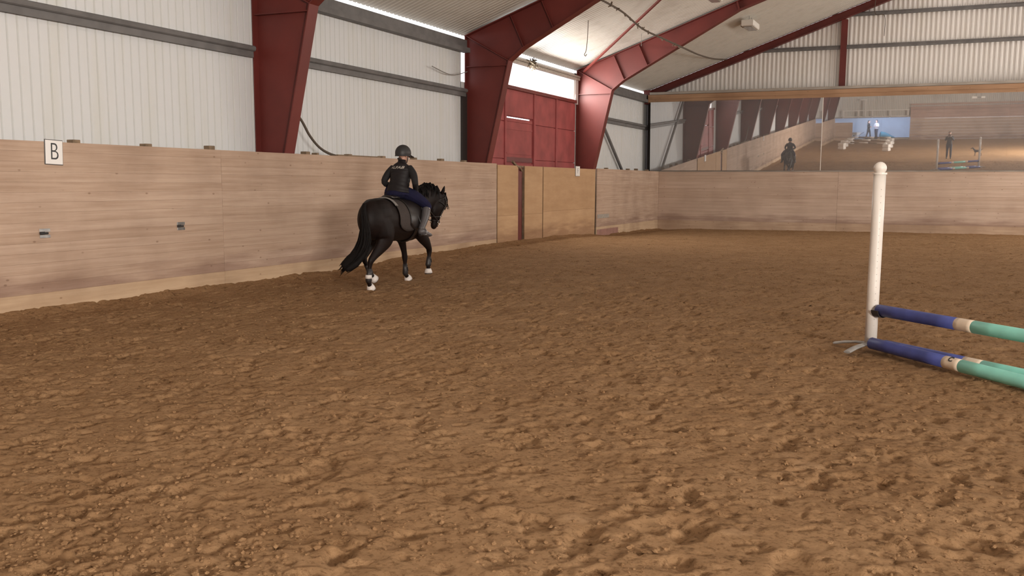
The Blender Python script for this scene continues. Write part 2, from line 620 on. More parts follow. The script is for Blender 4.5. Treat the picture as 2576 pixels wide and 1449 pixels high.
def fuse(mb, voxel, smooth=4, name='m'):
    """one continuous surface out of overlapping solids"""
    me = mb.mesh('tmp')
    o = bpy.data.objects.new('tmp', me)
    COL.objects.link(o)
    r = o.modifiers.new('r', 'REMESH')
    r.mode = 'VOXEL'
    r.voxel_size = voxel
    if smooth:
        s = o.modifiers.new('s', 'SMOOTH')
        s.factor = 0.5
        s.iterations = smooth
    dg = bpy.context.evaluated_depsgraph_get()
    dg.update()
    out = bpy.data.meshes.new_from_object(o.evaluated_get(dg))
    out.name = name
    bpy.data.objects.remove(o, do_unlink=True)
    bpy.data.meshes.remove(me)
    out.materials.clear()
    out.polygons.foreach_set('use_smooth', [True] * len(out.polygons))
    return out


def text_mesh(txt, size, extrude=0.001, shear=0.0, bold=0.0):
    cu = bpy.data.curves.new('txt', 'FONT')
    cu.body = txt
    cu.size = size
    cu.extrude = extrude
    cu.shear = shear
    cu.offset = bold
    cu.align_x = 'CENTER'
    cu.align_y = 'CENTER'
    o = bpy.data.objects.new('txt', cu)
    COL.objects.link(o)
    dg = bpy.context.evaluated_depsgraph_get()
    dg.update()
    me = bpy.data.meshes.new_from_object(o.evaluated_get(dg))
    bpy.data.objects.remove(o, do_unlink=True)
    me.materials.clear()
    return me


# ------------------------------------------------------------------ floor: churned sand
_perm = RNG.permutation(4096)
_val = RNG.random(4096)


def vnoise(x, y, freq, seed):
    x = x * freq + seed * 17.3
    y = y * freq + seed * 31.7
    xi, yi = np.floor(x).astype(int), np.floor(y).astype(int)
    u, v = x - xi, y - yi
    u, v = u * u * (3 - 2 * u), v * v * (3 - 2 * v)

    def h(a, b):
        return _val[(_perm[(a + 977 * seed) & 4095] + b * 57 + seed * 131) & 4095]
    return (h(xi, yi) * (1 - u) + h(xi + 1, yi) * u) * (1 - v) + (h(xi, yi + 1) * (1 - u) + h(xi + 1, yi + 1) * u) * v - 0.5


WALL_Y = [-26, 6, 15, 17, 19, 24.5, 26, 28, 29, 36.5]
WALL_Z = [0, 0, 0.0, 0.06, 0.09, 0.09, 0.09, 0.0, -0.06, -0.11]


def ground_base(x, y):
    k = np.clip(1 - (x + 9.7) / 1.6, 0, 1)
    bank = np.interp(y, WALL_Y, WALL_Z) * k * k * (3 - 2 * k)
    e = np.clip((y - 33.5) / 2.0, 0, 1)
    end = np.interp(x, [-9.8, -5, 0, 10], [-0.11, -0.045, -0.02, -0.01]) * e * e * (1 - k)
    lip = 0.05 * np.clip(1 - (x + 9.7) / 0.35, 0, 1) ** 2
    lip = lip * (0.4 + 1.2 * (vnoise(x * 0.2, y, 1.3, 21) + 0.5))
    return bank + end + lip


def ground_h(x, y, detail):
    h = ground_base(x, y)
    h = h + 0.014 * vnoise(x, y, 0.8, 1) + 0.010 * vnoise(x, y, 2.3, 2) + 0.007 * vnoise(x, y, 5.5, 3)
    gate = np.clip(vnoise(x, y, 1.7, 6) * 2.2 + 0.75, 0.15, 1)
    h = h + detail * (0.010 * vnoise(x, y, 11, 4) + gate * (0.009 * vnoise(x, y, 22, 5) + 0.004 * vnoise(x, y, 34, 7)))
    # small pits where clods were torn out
    wx = x + 0.05 * vnoise(x, y, 13, 14) + 0.025 * vnoise(x, y, 31, 15)
    wy = y + 0.05 * vnoise(x, y, 13, 16) + 0.025 * vnoise(x, y, 31, 17)
    p1 = np.clip((vnoise(wx, wy, 7, 12) - 0.29) * 14, 0, 1)
    p2 = np.clip((vnoise(wx, wy, 19, 13) - 0.25) * 9, 0, 1)
    c1 = np.clip((vnoise(wx, wy, 17, 18) - 0.24) * 9, 0, 1)
    h = h - 0.026 * p1 - detail * 0.014 * p2 + detail * 0.012 * c1 * gate
    return h


prints = []
for i in range(2600):
    y = 2.4 + 33.0 * RNG.random() ** 1.5
    x = -9.4 + (19.0 if y > 9 else 14.0) * RNG.random()
    prints.append((x, y, RNG.random() * 6.28, 0.055 + 0.04 * RNG.random(), 0.008 + 0.018 * RNG.random() ** 2, RNG.random()))


def make_grid(xs, ys, detail):
    X, Y = np.meshgrid(xs, ys)
    H = ground_h(X, Y, detail)
    D = np.clip(0.25 * (vnoise(X, Y, 0.5, 9) + vnoise(X, Y, 1.4, 10)), 0, 0.4)
    for (px, py, an, r, dep, q) in prints:
        if not (xs[0] - 0.3 < px < xs[-1] + 0.3 and ys[0] - 0.3 < py < ys[-1] + 0.3):
            continue
        R = r * 2.6
        i0, i1 = np.searchsorted(xs, [px - R, px + R])
        j0, j1 = np.searchsorted(ys, [py - R, py + R])
        if i1 - i0 < 2 or j1 - j0 < 2:
            continue
        dx, dy = X[j0:j1, i0:i1] - px, Y[j0:j1, i0:i1] - py
        wob = 0.045 * vnoise(X[j0:j1, i0:i1], Y[j0:j1, i0:i1], 12, 19) + 0.025 * vnoise(X[j0:j1, i0:i1], Y[j0:j1, i0:i1], 30, 20)
        dx, dy = dx + wob, dy - wob
        a = (dx * math.cos(an) + dy * math.sin(an)) / r
        b = (-dx * math.sin(an) + dy * math.cos(an)) / (r * 0.85)
        if q < 0.16:          # flat, dry slab pressed by the hoof
            a *= 0.8
            b *= 1.25
            d = np.sqrt(a * a + b * b)
            k = 1 / (1 + np.exp((d - 1.0) * 9))
            mean = H[j0:j1, i0:i1].mean()
            tilt = 0.03 * (a * math.cos(q * 40) + b * math.sin(q * 40)) * r * 4
            H[j0:j1, i0:i1] += k * 0.9 * (mean + 0.006 + tilt - H[j0:j1, i0:i1])
            D[j0:j1, i0:i1] = np.maximum(D[j0:j1, i0:i1], k * (0.15 + 0.45 * (q / 0.16) ** 2))
        else:                 # scooped hole with a thrown-up far rim
            d = np.sqrt(a * a + b * b)
            H[j0:j1, i0:i1] += -dep * np.clip(1 - d ** 4, 0, 1) + dep * 0.55 * np.exp(-((d - 1.35) / 0.3) ** 2) * np.clip(0.6 + a * 0.5, 0, 1)
    n, m_ = X.shape
    idx = np.arange(n * m_).reshape(n, m_)
    F = np.stack([idx[:-1, :-1], idx[:-1, 1:], idx[1:, 1:], idx[1:, :-1]], -1).reshape(-1, 4)
    return np.stack([X, Y, H], -1).reshape(-1, 3), F, D.reshape(-1)


def graded(a, b, lo, k):
    out = [a]
    while out[-1] < b:
        out.append(out[-1] + max(lo, k * abs(out[-1])))
    out[-1] = b
    return np.array(out)


near_y = graded(2.2, 13.0, 0.016, 0.0036)
far_y = graded(13.0, 35.46, 0.05, 0.0040)
blocks = [
    (np.arange(-9.72, 4.2, 0.017), near_y, 1.0),
    (np.arange(-9.72, 6.0, 0.032), far_y, 1.0),
    (np.arange(5.96, 9.9, 0.2), far_y[::6].tolist() + [35.46], 0.3),
    (np.concatenate([np.arange(4.18, 9.8, 0.25), [9.9]]), near_y[::14].tolist() + [13.0], 0.3),
    (np.arange(-9.72, 9.95, 0.2), np.arange(-25.2, 2.25, 0.2), 0.4),
    (np.array([-8.3, -6, -3.5, -2.5]), np.array([-30.0, -25.0]), 0.0),
]
VV, FF, DD, off = [], [], [], 0
for xs, ys, de in blocks:
    v, f, d = make_grid(np.asarray(xs, float), np.asarray(ys, float), de)
    VV.append(v)
    FF.append(f + off)
    DD.append(d)
    off += len(v)
VV, FF, DD = np.concatenate(VV), np.concatenate(FF), np.concatenate(DD)
me = bpy.data.meshes.new('floor')
me.vertices.add(len(VV))
me.vertices.foreach_set('co', VV.astype(np.float32).ravel())
me.loops.add(len(FF) * 4)
me.loops.foreach_set('vertex_index', FF.astype(np.int32).ravel())
me.polygons.add(len(FF))
me.polygons.foreach_set('loop_start', np.arange(0, len(FF) * 4, 4, dtype=np.int32))
me.polygons.foreach_set('use_smooth', np.ones(len(FF), bool))
me.update(calc_edges=True)
at = me.attributes.new('dry', 'FLOAT', 'POINT')
at.data.foreach_set('value', DD.astype(np.float32))
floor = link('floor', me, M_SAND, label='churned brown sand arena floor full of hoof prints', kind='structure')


def ground_z(x, y):
    return float(ground_h(np.array([x]), np.array([y]), 1.0)[0])


# loose crumbs of sand
ico = bmesh.new()
bmesh.ops.create_icosphere(ico, subdivisions=1, radius=1)
iv = np.array([v.co[:] for v in ico.verts])
ico.verts.index_update()
iff = np.array([[v.index for v in f.verts] for f in ico.faces])
ico.free()
NC = 22000
cy = 2.6 + 15 * RNG.random(NC) ** 1.8
cx = -cy * 1.3 + RNG.random(NC) * cy * 1.42
keep = (cx > -9.6) & (cx < 3.9) & (vnoise(cx, cy, 1.9, 30) + 0.5 * vnoise(cx, cy, 5.0, 31) > -0.12)
cx, cy = cx[keep], cy[keep]
cz = ground_h(cx, cy, 1.0)
cs = 0.003 + 0.012 * RNG.random(len(cx)) ** 4
V_, F_ = [], []
for i in range(len(cx)):
    q = iv * (0.7 + 0.6 * RNG.random((len(iv), 1))) * cs[i] * np.array([1.2, 1, 0.75])
    a = RNG.random() * 6.28
    c_, s_ = math.cos(a), math.sin(a)
    q = q @ np.array([[c_, s_, 0], [-s_, c_, 0], [0, 0, 1]])
    V_.append(q + [cx[i], cy[i], cz[i] + cs[i] * 0.25])
    F_.append(iff + i * len(iv))
me = bpy.data.meshes.new('sand_crumbs')
me.from_pydata(np.concatenate(V_).tolist(), [], np.concatenate(F_).tolist())
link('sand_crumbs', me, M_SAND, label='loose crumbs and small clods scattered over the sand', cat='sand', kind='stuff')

# ground outside the hall
MB().box(-70, 70, -90, 100, -0.6, -0.3).build('ground', M_OUT, kind='structure')

# ------------------------------------------------------------------ steel shell
XS = -10.326


def corrugated(mb, fn, t0, t1, a0, a1, pitch=0.15, depth=0.03, prof=None):
    """sheet of trapezoid ribs: fn(t, a, off) -> point; a0/a1 numbers or functions of t"""
    prof = prof or [(0.0, 0.0), (0.095, 0.0), (0.112, 1.0), (0.133, 1.0), (0.15, 0.0)]
    ts = []
    k = math.floor(t0 / pitch)
    while k * pitch < t1:
        for p, o in prof[:-1]:
            ts.append((k * pitch + p / 0.15 * pitch, o))
        k += 1
    ts = [q for q in ts if t0 < q[0] < t1]
    ts = [(t0, 0.0)] + ts + [(t1, 0.0)]
    vs, fs = [], []
    for t, o in ts:
        lo = a0(t) if callable(a0) else a0
        hi = a1(t) if callable(a1) else a1
        vs += [fn(t, lo, o * depth), fn(t, hi, o * depth)]
    for i in range(len(ts) - 1):
        fs.append((2 * i, 2 * i + 2, 2 * i + 3, 2 * i + 1))
    mb.add(vs, fs)


PANEL = [(0.0, 0.0), (0.122, 0.0), (0.130, 1.0), (0.142, 1.0), (0.15, 0.0)]
WAVE = [(0.0, 0.0), (0.045, 0.0), (0.075, 1.0), (0.12, 1.0), (0.15, 0.0)]


def roof_z(x):
    return 4.95 + 0.36 * (10.33 - abs(x))


wl = empty('wall_left', (XS, 5, 0), label='pale corrugated steel long wall behind the red frames', kind='structure')
wl_inv = Matrix.Translation((-XS, -5, 0))


def child(mb, name, material, parent, smooth=False, **kw):
    """build world-space geometry as a child of parent"""
    inv = parent.matrix_basis.inverted()
    mb.v = [tuple(inv @ Vector(p)) for p in mb.v]
    return mb.build(name, material, parent, smooth, **kw)


def left_fn(t, a, o):
    return (XS - o, t, a)


for i in range(8):
    y0, y1 = BAYS[i] + 0.0, BAYS[i + 1]
    mb = MB()
    if i == 6:        # bay of the red door: sheet only beside the door
        corrugated(mb, left_fn, y0, 22.1, -0.3, 4.82, depth=0.007, prof=PANEL)
        corrugated(mb, left_fn, 28.02, y1, -0.3, 4.82, depth=0.007, prof=PANEL)
    elif i == 5:      # a slit of daylight beside the second frame
        corrugated(mb, left_fn, y0, 20.52, -0.3, 4.82, depth=0.007, prof=PANEL)
        child(MB().box(XS + 0.0, XS + 0.06, 20.50, 20.72, -0.3, 3.60), 'jamb_post', M_DARKSTEEL, wl)
        corrugated(mb, left_fn, 20.5, y1, -0.3, 3.86, depth=0.007, prof=PANEL)
    else:
        corrugated(mb, left_fn, y0, y1, -0.3, 4.82, depth=0.007, prof=PANEL)
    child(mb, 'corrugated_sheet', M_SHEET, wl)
    # girt with rolled lip, and the eave beam
    ya, yb = y0 + 0.14, y1 - 0.20
    if i == 6:
        continue
    g = MB().tube([(XS + 0.10, ya, 3.655), (XS + 0.10, yb, 3.655)], 0.045, 10, (0, 0, 1), 0).box(XS + 0.035, XS + 0.09, ya, yb, 3.52, 3.64)
    child(g, 'girt', M_GIRT, wl, smooth=False)
    e = MB().box(XS + 0.03, XS + 0.20, ya, yb, 4.50, 4.60).box(XS + 0.03, XS + 0.12, ya, yb, 4.60, 4.78)
    child(e, 'eave_beam', M_GIRT, wl)

# roof
cl = empty('ceiling', (0, 5, 8), label='grey ribbed steel roof lining between red rafters', kind='structure')
for i in range(8):
    for sgn in (-1, 1):
        mb = MB()
        corrugated(mb, lambda t, a, o, s=sgn: (s * a, t, roof_z(a) + o), BAYS[i], BAYS[i + 1], 0.55, 10.42, depth=0.018)
        child(mb, 'roof_sheet', M_ROOF, cl)
    mb = MB().box(-0.6, 0.6, BAYS[i], BAYS[i + 1], 8.62, 8.66)
    child(mb, 'ridge_light_strip', M_WINDOW, cl)

# far gable
GY = 36.0
wf = empty('wall_far', (0, GY, 4), label='corrugated end gable above the mirrors', kind='structure')
mb = MB()
corrugated(mb, lambda t, a, o: (t, GY + o, a), -10.4, 10.4, 4.4, lambda t: roof_z(t) + 0.02, depth=0.04, prof=WAVE)
child(mb, 'gable_sheet', M_GABLE, wf)
mb = MB().box(-10.4, 10.4, GY - 0.02, GY + 0.04, -0.3, 4.5)
child(mb, 'lower_end_wall', M_DARKSTEEL, wf)
for z, xa in ((6.15, -6.85), (7.21, -3.9)):
    mb = MB().box(xa, 10.0 - (z - 5), GY - 0.10, GY - 0.01, z, z + 0.06).tube([(xa, GY - 0.07, z + 0.08), (10.0 - (z - 5), GY - 0.07, z + 0.08)], 0.045, 8, (0, 0, 1), 0)
    child(mb, 'girt', M_GIRT, wf)
for x in (-3.48, 3.48):
    zt = roof_z(x) - 0.3
    mb = MB().box(x - 0.1, x + 0.1, GY - 0.17, GY - 0.155, 4.80, zt).box(x - 0.1, x + 0.1, GY - 0.035, GY - 0.02, 4.80, zt).box(x - 0.008, x + 0.008, GY - 0.155, GY - 0.035, 4.80, zt)
    child(mb, 'gable_post', M_RED, wf)
for sgn in (-1, 1):
    def gp(x, z, y):
        return (sgn * x, y, z)
    a, b = 10.33, 0.0
    mb = MB()
    for off, th in ((0.0, 0.015), (-0.235, 0.015)):
        vs = [gp(a, roof_z(a) - 0.03 + off, GY - 0.24), gp(b, roof_z(b) - 0.03 + off, GY - 0.24), gp(b, roof_z(b) - 0.03 + off, GY - 0.03), gp(a, roof_z(a) - 0.03 + off, GY - 0.03)]
        vs += [(p[0], p[1], p[2] - th) for p in vs]
        mb.add(vs, [(0, 1, 2, 3), (4, 5, 6, 7), (0, 1, 5, 4), (1, 2, 6, 5), (2, 3, 7, 6), (3, 0, 4, 7)])
    vs = [gp(a, roof_z(a) - 0.03, GY - 0.14), gp(b, roof_z(b) - 0.03, GY - 0.14), gp(b, roof_z(b) - 0.28, GY - 0.14), gp(a, roof_z(a) - 0.28, GY - 0.14)]
    vs += [(p[0], p[1] + 0.012, p[2]) for p in vs]
    mb.add(vs, [(0, 1, 2, 3), (4, 5, 6, 7), (0, 1, 5, 4), (1, 2, 6, 5), (2, 3, 7, 6), (3, 0, 4, 7)])
    child(mb, 'gable_rafter', M_RED, wf)
mb = MB().box(-10.22, -10.02, 35.62, 35.9, -0.2, 4.55)
child(mb, 'corner_post', M_DARKSTEEL, wf)
mb = MB().box(-10.36, -10.12, 35.5, 35.85, 4.45, 4.95)
child(mb, 'corner_bracket', M_RED, wf)

# right long wall with its translucent window band
wr = empty('wall_right', (10.33, 5, 0), label='corrugated right long wall with window band', kind='structure')
for i in range(8):
    mb = MB()
    corrugated(mb, lambda t, a, o: (10.33 + o, t, a), BAYS[i], BAYS[i + 1], -0.3, 2.2)
    corrugated(mb, lambda t, a, o: (10.33 + o, t, a), BAYS[i], BAYS[i + 1], 4.0, 4.98)
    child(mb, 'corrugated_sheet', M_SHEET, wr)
    win = empty('window_%d' % (i + 2), (10.33, (BAYS[i] + BAYS[i + 1]) / 2, 3.1), kind='structure')
    mb = MB()
    ya, yb = BAYS[i] + 0.2, BAYS[i + 1] - 0.2
    child(MB().box(10.34, 10.36, ya, yb, 2.2, 4.0), 'window_pane', M_WINDOW, win)
    fr = MB().box(10.30, 10.38, ya - 0.2, ya, 2.2, 4.0).box(10.30, 10.38, yb, yb + 0.2, 2.2, 4.0).box(10.28, 10.38, ya, yb, 2.2, 2.26).box(10.28, 10.38, ya, yb, 3.94, 4.0)
    for k in range(1, 6):
        yy = ya + (yb - ya) * k / 6
        fr.box(10.29, 10.37, yy - 0.025, yy + 0.025, 2.26, 3.94)
    child(fr, 'window_frame', M_GIRT, win)

# back gable (seen only in the mirror)
BY = -25.2
wb = empty('wall_back', (0, BY, 0), label='boarded rear end of the hall seen in the mirror', kind='structure')
mb = MB()
corrugated(mb, lambda t, a, o: (t, BY - 0.2 - o, a), -10.4, 10.4, 2.05, lambda t: roof_z(t) + 0.02)
child(mb, 'gable_sheet', M_ROOF, wb)

# ------------------------------------------------------------------ red portal frames
OUT = [(10.30, -0.2), (10.30, 4.90), (0.0, 4.90 + 0.36 * 10.30)]
INN = [(10.06, -0.2), (9.74, 2.02), (9.21, 4.30), (8.87, 4.56), (5.55, 6.36), (0.0, 4.90 + 0.36 * 10.30 - 0.29)]


def frame_parts(sgn):
    """returns meshes of half a portal frame in the plane y = 0"""
    out = {}

    def P(x, z, y):
        return (sgn * x, y, z)

    def plate(mb, poly, y0, y1):
        n = len(poly)
        vs = [P(x, z, y0) for x, z in poly] + [P(x, z, y1) for x, z in poly]
        mb.add(vs, [tuple(range(n)), tuple(range(n, 2 * n))] + [(k, (k + 1) % n, n + (k + 1) % n, n + k) for k in range(n)])

    def strip(mb, line, wdt, th):
        for (x0, z0), (x1, z1) in zip(line[:-1], line[1:]):
            mb.bar(P(x0, z0, 0), P(x1, z1, 0), wdt, th, ref=(sgn * -(z1 - z0), 0, (x1 - x0)))
    mb = MB()
    plate(mb, [OUT[0], OUT[1], (9.21, 4.30), (9.74, 2.02), (10.06, -0.2)], -0.006, 0.006)
    out['column_web'] = mb.mesh('column_web')
    mb = MB()
    plate(mb, [OUT[1], (5.55, 4.90 + 0.36 * 4.75), (5.55, 6.36), (8.87, 4.56), (9.21, 4.30)], -0.006, 0.006)
    out['haunch_web'] = mb.mesh('haunch_web')
    mb = MB()
    plate(mb, [(5.55, 4.90 + 0.36 * 4.75), OUT[2], INN[5], (5.55, 6.36)], -0.006, 0.006)
    out['rafter_web'] = mb.mesh('rafter_web')
    mb = MB()
    strip(mb, OUT, 0.25, 0.018)
    out['outer_flange'] = mb.mesh('outer_flange')
    mb = MB()
    strip(mb, INN, 0.25, 0.018)
    out['inner_flange'] = mb.mesh('inner_flange')
    for k, (a, b) in enumerate((((10.30, 4.90), (9.21, 4.30)), ((10.30, 4.20), (9.23, 4.20)), ((9.17, 5.28), (8.84, 4.57)), ((8.42, 5.55), (8.14, 4.95)), ((5.62, 6.60), (5.55, 6.36)))):
        mb = MB()
        strip(mb, [a, b], 0.20 if k < 4 else 0.25, 0.016 if k < 4 else 0.05)
        out['stiffener' if k == 0 else 'stiffener.%03d' % k] = mb.mesh('stiffener')
    return out


FRAME = {}
for sgn, side in ((-1, 'L'), (1, 'R')):
    for k_, v_ in frame_parts(sgn).items():
        FRAME[k_ + side] = v_
flabel = {13.2: 'nearest red steel portal frame, its dark column left of the rider',
          20.8: 'middle red steel portal frame left of the red door',
          -24.5: 'red portal frame at the rear end of the hall, smallest in the mirror', -16.8: 'second red portal frame from the rear end, seen in the mirror',
          -9.3: 'third red portal frame from the rear end, seen in the mirror', -1.8: 'red portal frame just behind the camera, seen in the mirror',
          5.7: 'red portal frame before the nearest dark column, seen in the mirror',
          28.3: 'far red steel portal frame lit pink right of the red door',
          }
for y in BAYS[:-1]:
    f = empty('portal_frame', (0, y, 0), label=flabel.get(y, 'red steel portal frame seen only in the end mirrors'), cat='frame', group='red portal frames along the hall')
    for k_, me_ in FRAME.items():
        nm = k_[:-1].split('.')[0]
        link(nm, me_, M_RED, f)

# red tie rod under the roof, seen against the lining
mb = MB()
mb.bar((-10.1, 28.2, 4.86), (-6.75, 24.35, 6.06), 0.05, 0.05)
mb.bar((-6.75, 24.35, 6.06), (-3.7, 20.9, 7.15), 0.05, 0.05)
mb.build('roof_brace', M_RED, label='thin red diagonal brace under the roof beside the far frame', cat='brace')
mb = MB().tube([(XS + 0.12, 28.45, 4.74), (XS + 0.12, 34.2, 0.9)], 0.05, 10, (1, 0, 0), 0)
mb.build('wall_brace', M_GIRT, label='grey diagonal wall brace in the last bay by the corner', cat='brace')

# ------------------------------------------------------------------ kick walls
KT = 2.01


def planks(section, along, t0, t1, fixed, top=KT, face=1, m_board=None, m_bottom=None, studs=True, zb=-0.25):
    """section Empty; along 'y' -> planks run in y on the plane x = fixed, face = side they look to"""
    b0 = 0.24
    zs = [zb, b0] + [b0 + (top - b0) * k / 15 for k in range(1, 16)]
    for k in range(16):
        z0, z1 = zs[k], zs[k + 1]
        jit = random.uniform(-0.002, 0.002)
        mb = MB()
        g = 0.0003
        d0, d1 = fixed - face * 0.035, fixed + face * jit
        lo, hi = min(d0, d1), max(d0, d1)
        if along == 'y':
            mb.bevel_box(lo, hi, t0 + 0.002, t1 - 0.002, z0 + g, z1 - g, 0.0014)
        else:
            mb.bevel_box(t0 + 0.002, t1 - 0.002, lo, hi, z0 + g, z1 - g, 0.0014)
        child(mb, 'plank', m_bottom if k == 0 else m_board, section)


def kick(name, loc, label, group=None):
    return empty(name, loc, label=label, cat='kick wall', group=group)


KX = -9.70
secs = [(-25.0, -13.5, 'plank kick wall stretch beside the hall entrance, seen in the mirror'),
        (-13.5, 4.0, 'long plank kick wall stretch behind the camera, seen in the mirror'),
        (4.0, 11.5, 'plank kick wall section carrying the letter B sign'),
        (11.5, 21.14, 'plank kick wall section directly behind the horse and rider'),
        (28.44, 35.45, 'plank kick wall section between the gate and the far corner')]
STUDS = [5.2, 6.4, 7.5, 8.95, 10.14, 11.38, 13.72, 14.0, 15.0, 16.14, 17.36, 18.52, 19.6, 29.6, 31.9, 32.85, 34.17]
for t0, t1, lab in secs:
    k = kick('kick_wall', (KX, (t0 + t1) / 2, 0), lab)
    planks(k, 'y', t0, t1, KX, m_board=M_KICK, m_bottom=M_NEWBOARD)
    for ys in [s for s in STUDS if t0 < s < t1]:
        hgt = 2.06 + random.uniform(-0.012, 0.014)
        wd = 0.055 + random.uniform(-0.008, 0.01)
        if abs(ys - 14.0) < 0.1:
            wd, hgt = 0.03, 2.045
        mb = MB().bevel_box(KX - 0.16, KX - 0.045, ys - wd, ys + wd, -0.3, hgt, 0.006)
        child(mb, 'stud', M_STUD, k)
    if t0 == 11.5:
        mb = MB().bevel_box(KX - 0.10, KX - 0.04, 14.6, 16.0, 1.99, 2.035, 0.004)
        child(mb, 'top_batten', M_STUD, k)
    if t0 == 28.44:
        child(MB().bevel_box(KX, KX + 0.014, 28.50, 29.62, 0.50, 0.62, 0.003), 'patch_plate', M_GREYWOOD, k, label='pale screwed patch plate')
        child(MB().bevel_box(KX, KX + 0.01, 28.5, 30.6, -0.2, 0.16, 0.003), 'lower_patch', mat('faded_red_board', (0.36, 0.19, 0.15), 0.85, 0, 0.25, 4), k, label='faded reddish board')
for x0, x1, lab in ((-9.70, -3.4, 'far end plank kick wall under the mirrors, left of the white post'),
                    (-3.4, 3.2, 'far end plank kick wall under the mirrors, behind and right of the white post'),
                    (3.2, 9.9, 'far end plank kick wall running on past the view')):
    k = kick('kick_wall', ((x0 + x1) / 2, 35.45, 0), lab)
    planks(k, 'x', x0, x1, 35.45, face=-1, top=2.0, m_board=M_KICKX, m_bottom=M_NEWBOARDX)
    child(MB().bevel_box(x0 - (0.35 if x0 < -9 else 0), x1, 35.43, 35.62, 2.0, 2.04, 0.006), 'ledge', M_GREYWOOD, k, label='grey ledge')
k = kick('kick_wall', (9.93, 5, 0), 'right-hand long plank kick wall opposite the horse')
planks(k, 'y', -25.0, 35.4, 9.90, face=-1, m_board=M_KICK, m_bottom=M_NEWBOARD)
k = kick('kick_wall', (-9, -25.05, 0), 'short plank kick wall at the rear entrance, seen in the mirror')
planks(k, 'x', -9.7, -8.15, -25.0, face=1, top=1.62, m_board=M_KICKX, m_bottom=M_NEWBOARDX)

# plywood gates in the door bay
def gate(y0, y1, label, splits=(), lean=0.0):
    g = empty('arena_gate', (KX, (y0 + y1) / 2, 0), label=label, cat='gate')
    edges = [0.0] + list(splits) + [1.0]
    zlo, zhi = -0.1, 1.985
    for a, b in zip(edges[:-1], edges[1:]):
        mb = MB().bevel_box(KX - 0.022, KX, y0, y1, zlo + (zhi - zlo) * a + 0.0015, zlo + (zhi - zlo) * b - 0.0015, 0.002)
        child(mb, 'plywood_panel', M_PLY, g)
    fr = MB().box(KX - 0.08, KX - 0.024, y0 + 0.01, y0 + 0.07, zlo, zhi).box(KX - 0.08, KX - 0.024, y1 - 0.07, y1 - 0.01, zlo, zhi)
    fr.box(KX - 0.08, KX - 0.024, y0 + 0.07, y1 - 0.07, zhi - 0.08, zhi).box(KX - 0.08, KX - 0.024, y0 + 0.07, y1 - 0.07, 0.25, 0.33)
    child(fr, 'gate_frame', M_STUD, g)
    return g


gate(21.20, 22.42, 'narrow plywood gate panel left of the red gate post', (0.42,))
gate(22.84, 24.03, 'plywood gate panel just right of the red gate post', (0.42,))
g = gate(24.10, 28.28, 'wide plywood gate leaf carrying the letter F sign', (0.44,))
p = empty('gate_post', (KX - 0.06, 22.62, 0), label='dark red steel gate post between the plywood panels', cat='post')
child(MB().bevel_box(KX - 0.13, KX - 0.03, 22.50, 22.72, -0.3, 1.93, 0.008), 'post_body', M_RED, p)
child(MB().bar((KX - 0.08, 22.60, 1.93), (KX - 0.02, 22.10, 2.08), 0.05, 0.05).bar((KX - 0.05, 22.45, 1.97), (KX - 0.05, 23.1, 1.96), 0.05, 0.04), 'latch_arm', M_STUD, p)
child(MB().tube([(KX - 0.03, 22.3, 1.99), (KX + 0.02, 22.5, 1.93), (KX - 0.01, 22.66, 1.86)], 0.022, 8), 'latch_hook', M_STUD, p)

# ------------------------------------------------------------------ red door and the opening over it
d1 = empty('door_1', (XS, 25.2, 0), label='tall red sheet-metal sliding door with a wicket door', kind='structure')
DX = XS + 0.02
cols = [(21.6, 22.88), (22.94, 24.78), (24.86, 26.42), (26.50, 28.05)]
for j, (y0, y1) in enumerate(cols):
    if j == 1:
        rows = [(-0.2, 2.06), (3.26, 3.92)]
    else:
        rows = [(-0.2, 2.16), (2.18, 3.10), (3.12, 3.92)]
    for z0, z1 in rows:
        child(MB().bevel_box(DX - 0.02, DX + 0.015, y0, y1, z0, z1, 0.006), 'door_panel', M_REDDOOR, d1)
for y0, y1, z0, z1 in ((21.6, 22.98, -0.2, 3.98), (24.68, 28.05, -0.2, 3.98), (22.98, 24.68, -0.2, 3.21), (22.98, 24.68, 3.245, 3.98)):
    child(MB().box(DX - 0.06, DX - 0.025, y0, y1, z0, z1), 'door_backing', M_REDDOOR, d1)
wk = child(MB().bevel_box(DX - 0.02, DX + 0.02, 22.98, 24.68, 2.10, 3.12, 0.008), 'wicket_door', M_REDDOOR, d1, label='wicket door in the red door')
child(MB().box(DX - 0.02, DX + 0.035, 23.0, 24.6, 2.30, 2.34), 'wicket_rail', M_REDDOOR, d1)
child(MB().box(DX, DX + 0.03, 22.98, 24.68, 2.92, 2.96), 'wicket_rail', M_REDDOOR, d1)
child(MB().box(DX - 0.02, DX + 0.03, 22.98, 24.68, 2.10, 2.22), 'wicket_sill', M_RED, d1)
child(MB().box(DX, DX + 0.028, 22.98, 24.68, 3.12, 3.20), 'wicket_lintel', M_REDDOOR, d1)
for yy in (22.91, 24.82, 26.46):
    child(MB().bevel_box(DX - 0.03, DX + 0.05, yy - 0.045, yy + 0.045, -0.2, 3.95, 0.006), 'door_stile', M_REDDOOR, d1)
child(MB().bevel_box(DX - 0.03, DX + 0.07, 21.6, 28.05, 3.92, 4.02, 0.008), 'door_head', M_RED, d1)
w1 = empty('window_1', (XS, 25.2, 4.3), label='bright open strip between the red door and the eave', kind='structure')
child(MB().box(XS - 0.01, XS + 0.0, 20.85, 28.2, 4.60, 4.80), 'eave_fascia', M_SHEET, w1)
child(MB().box(XS + 0.03, XS + 0.12, 20.85, 28.2, 4.60, 4.66).tube([(XS + 0.1, 20.85, 4.70), (XS + 0.1, 28.2, 4.70)], 0.035, 8, (0, 0, 1), 0), 'track_rail', M_GREYWOOD, w1)
child(MB().box(XS + 0.0, XS + 0.06, 27.98, 28.22, 3.9, 4.62), 'window_jamb', M_SHEET, w1)
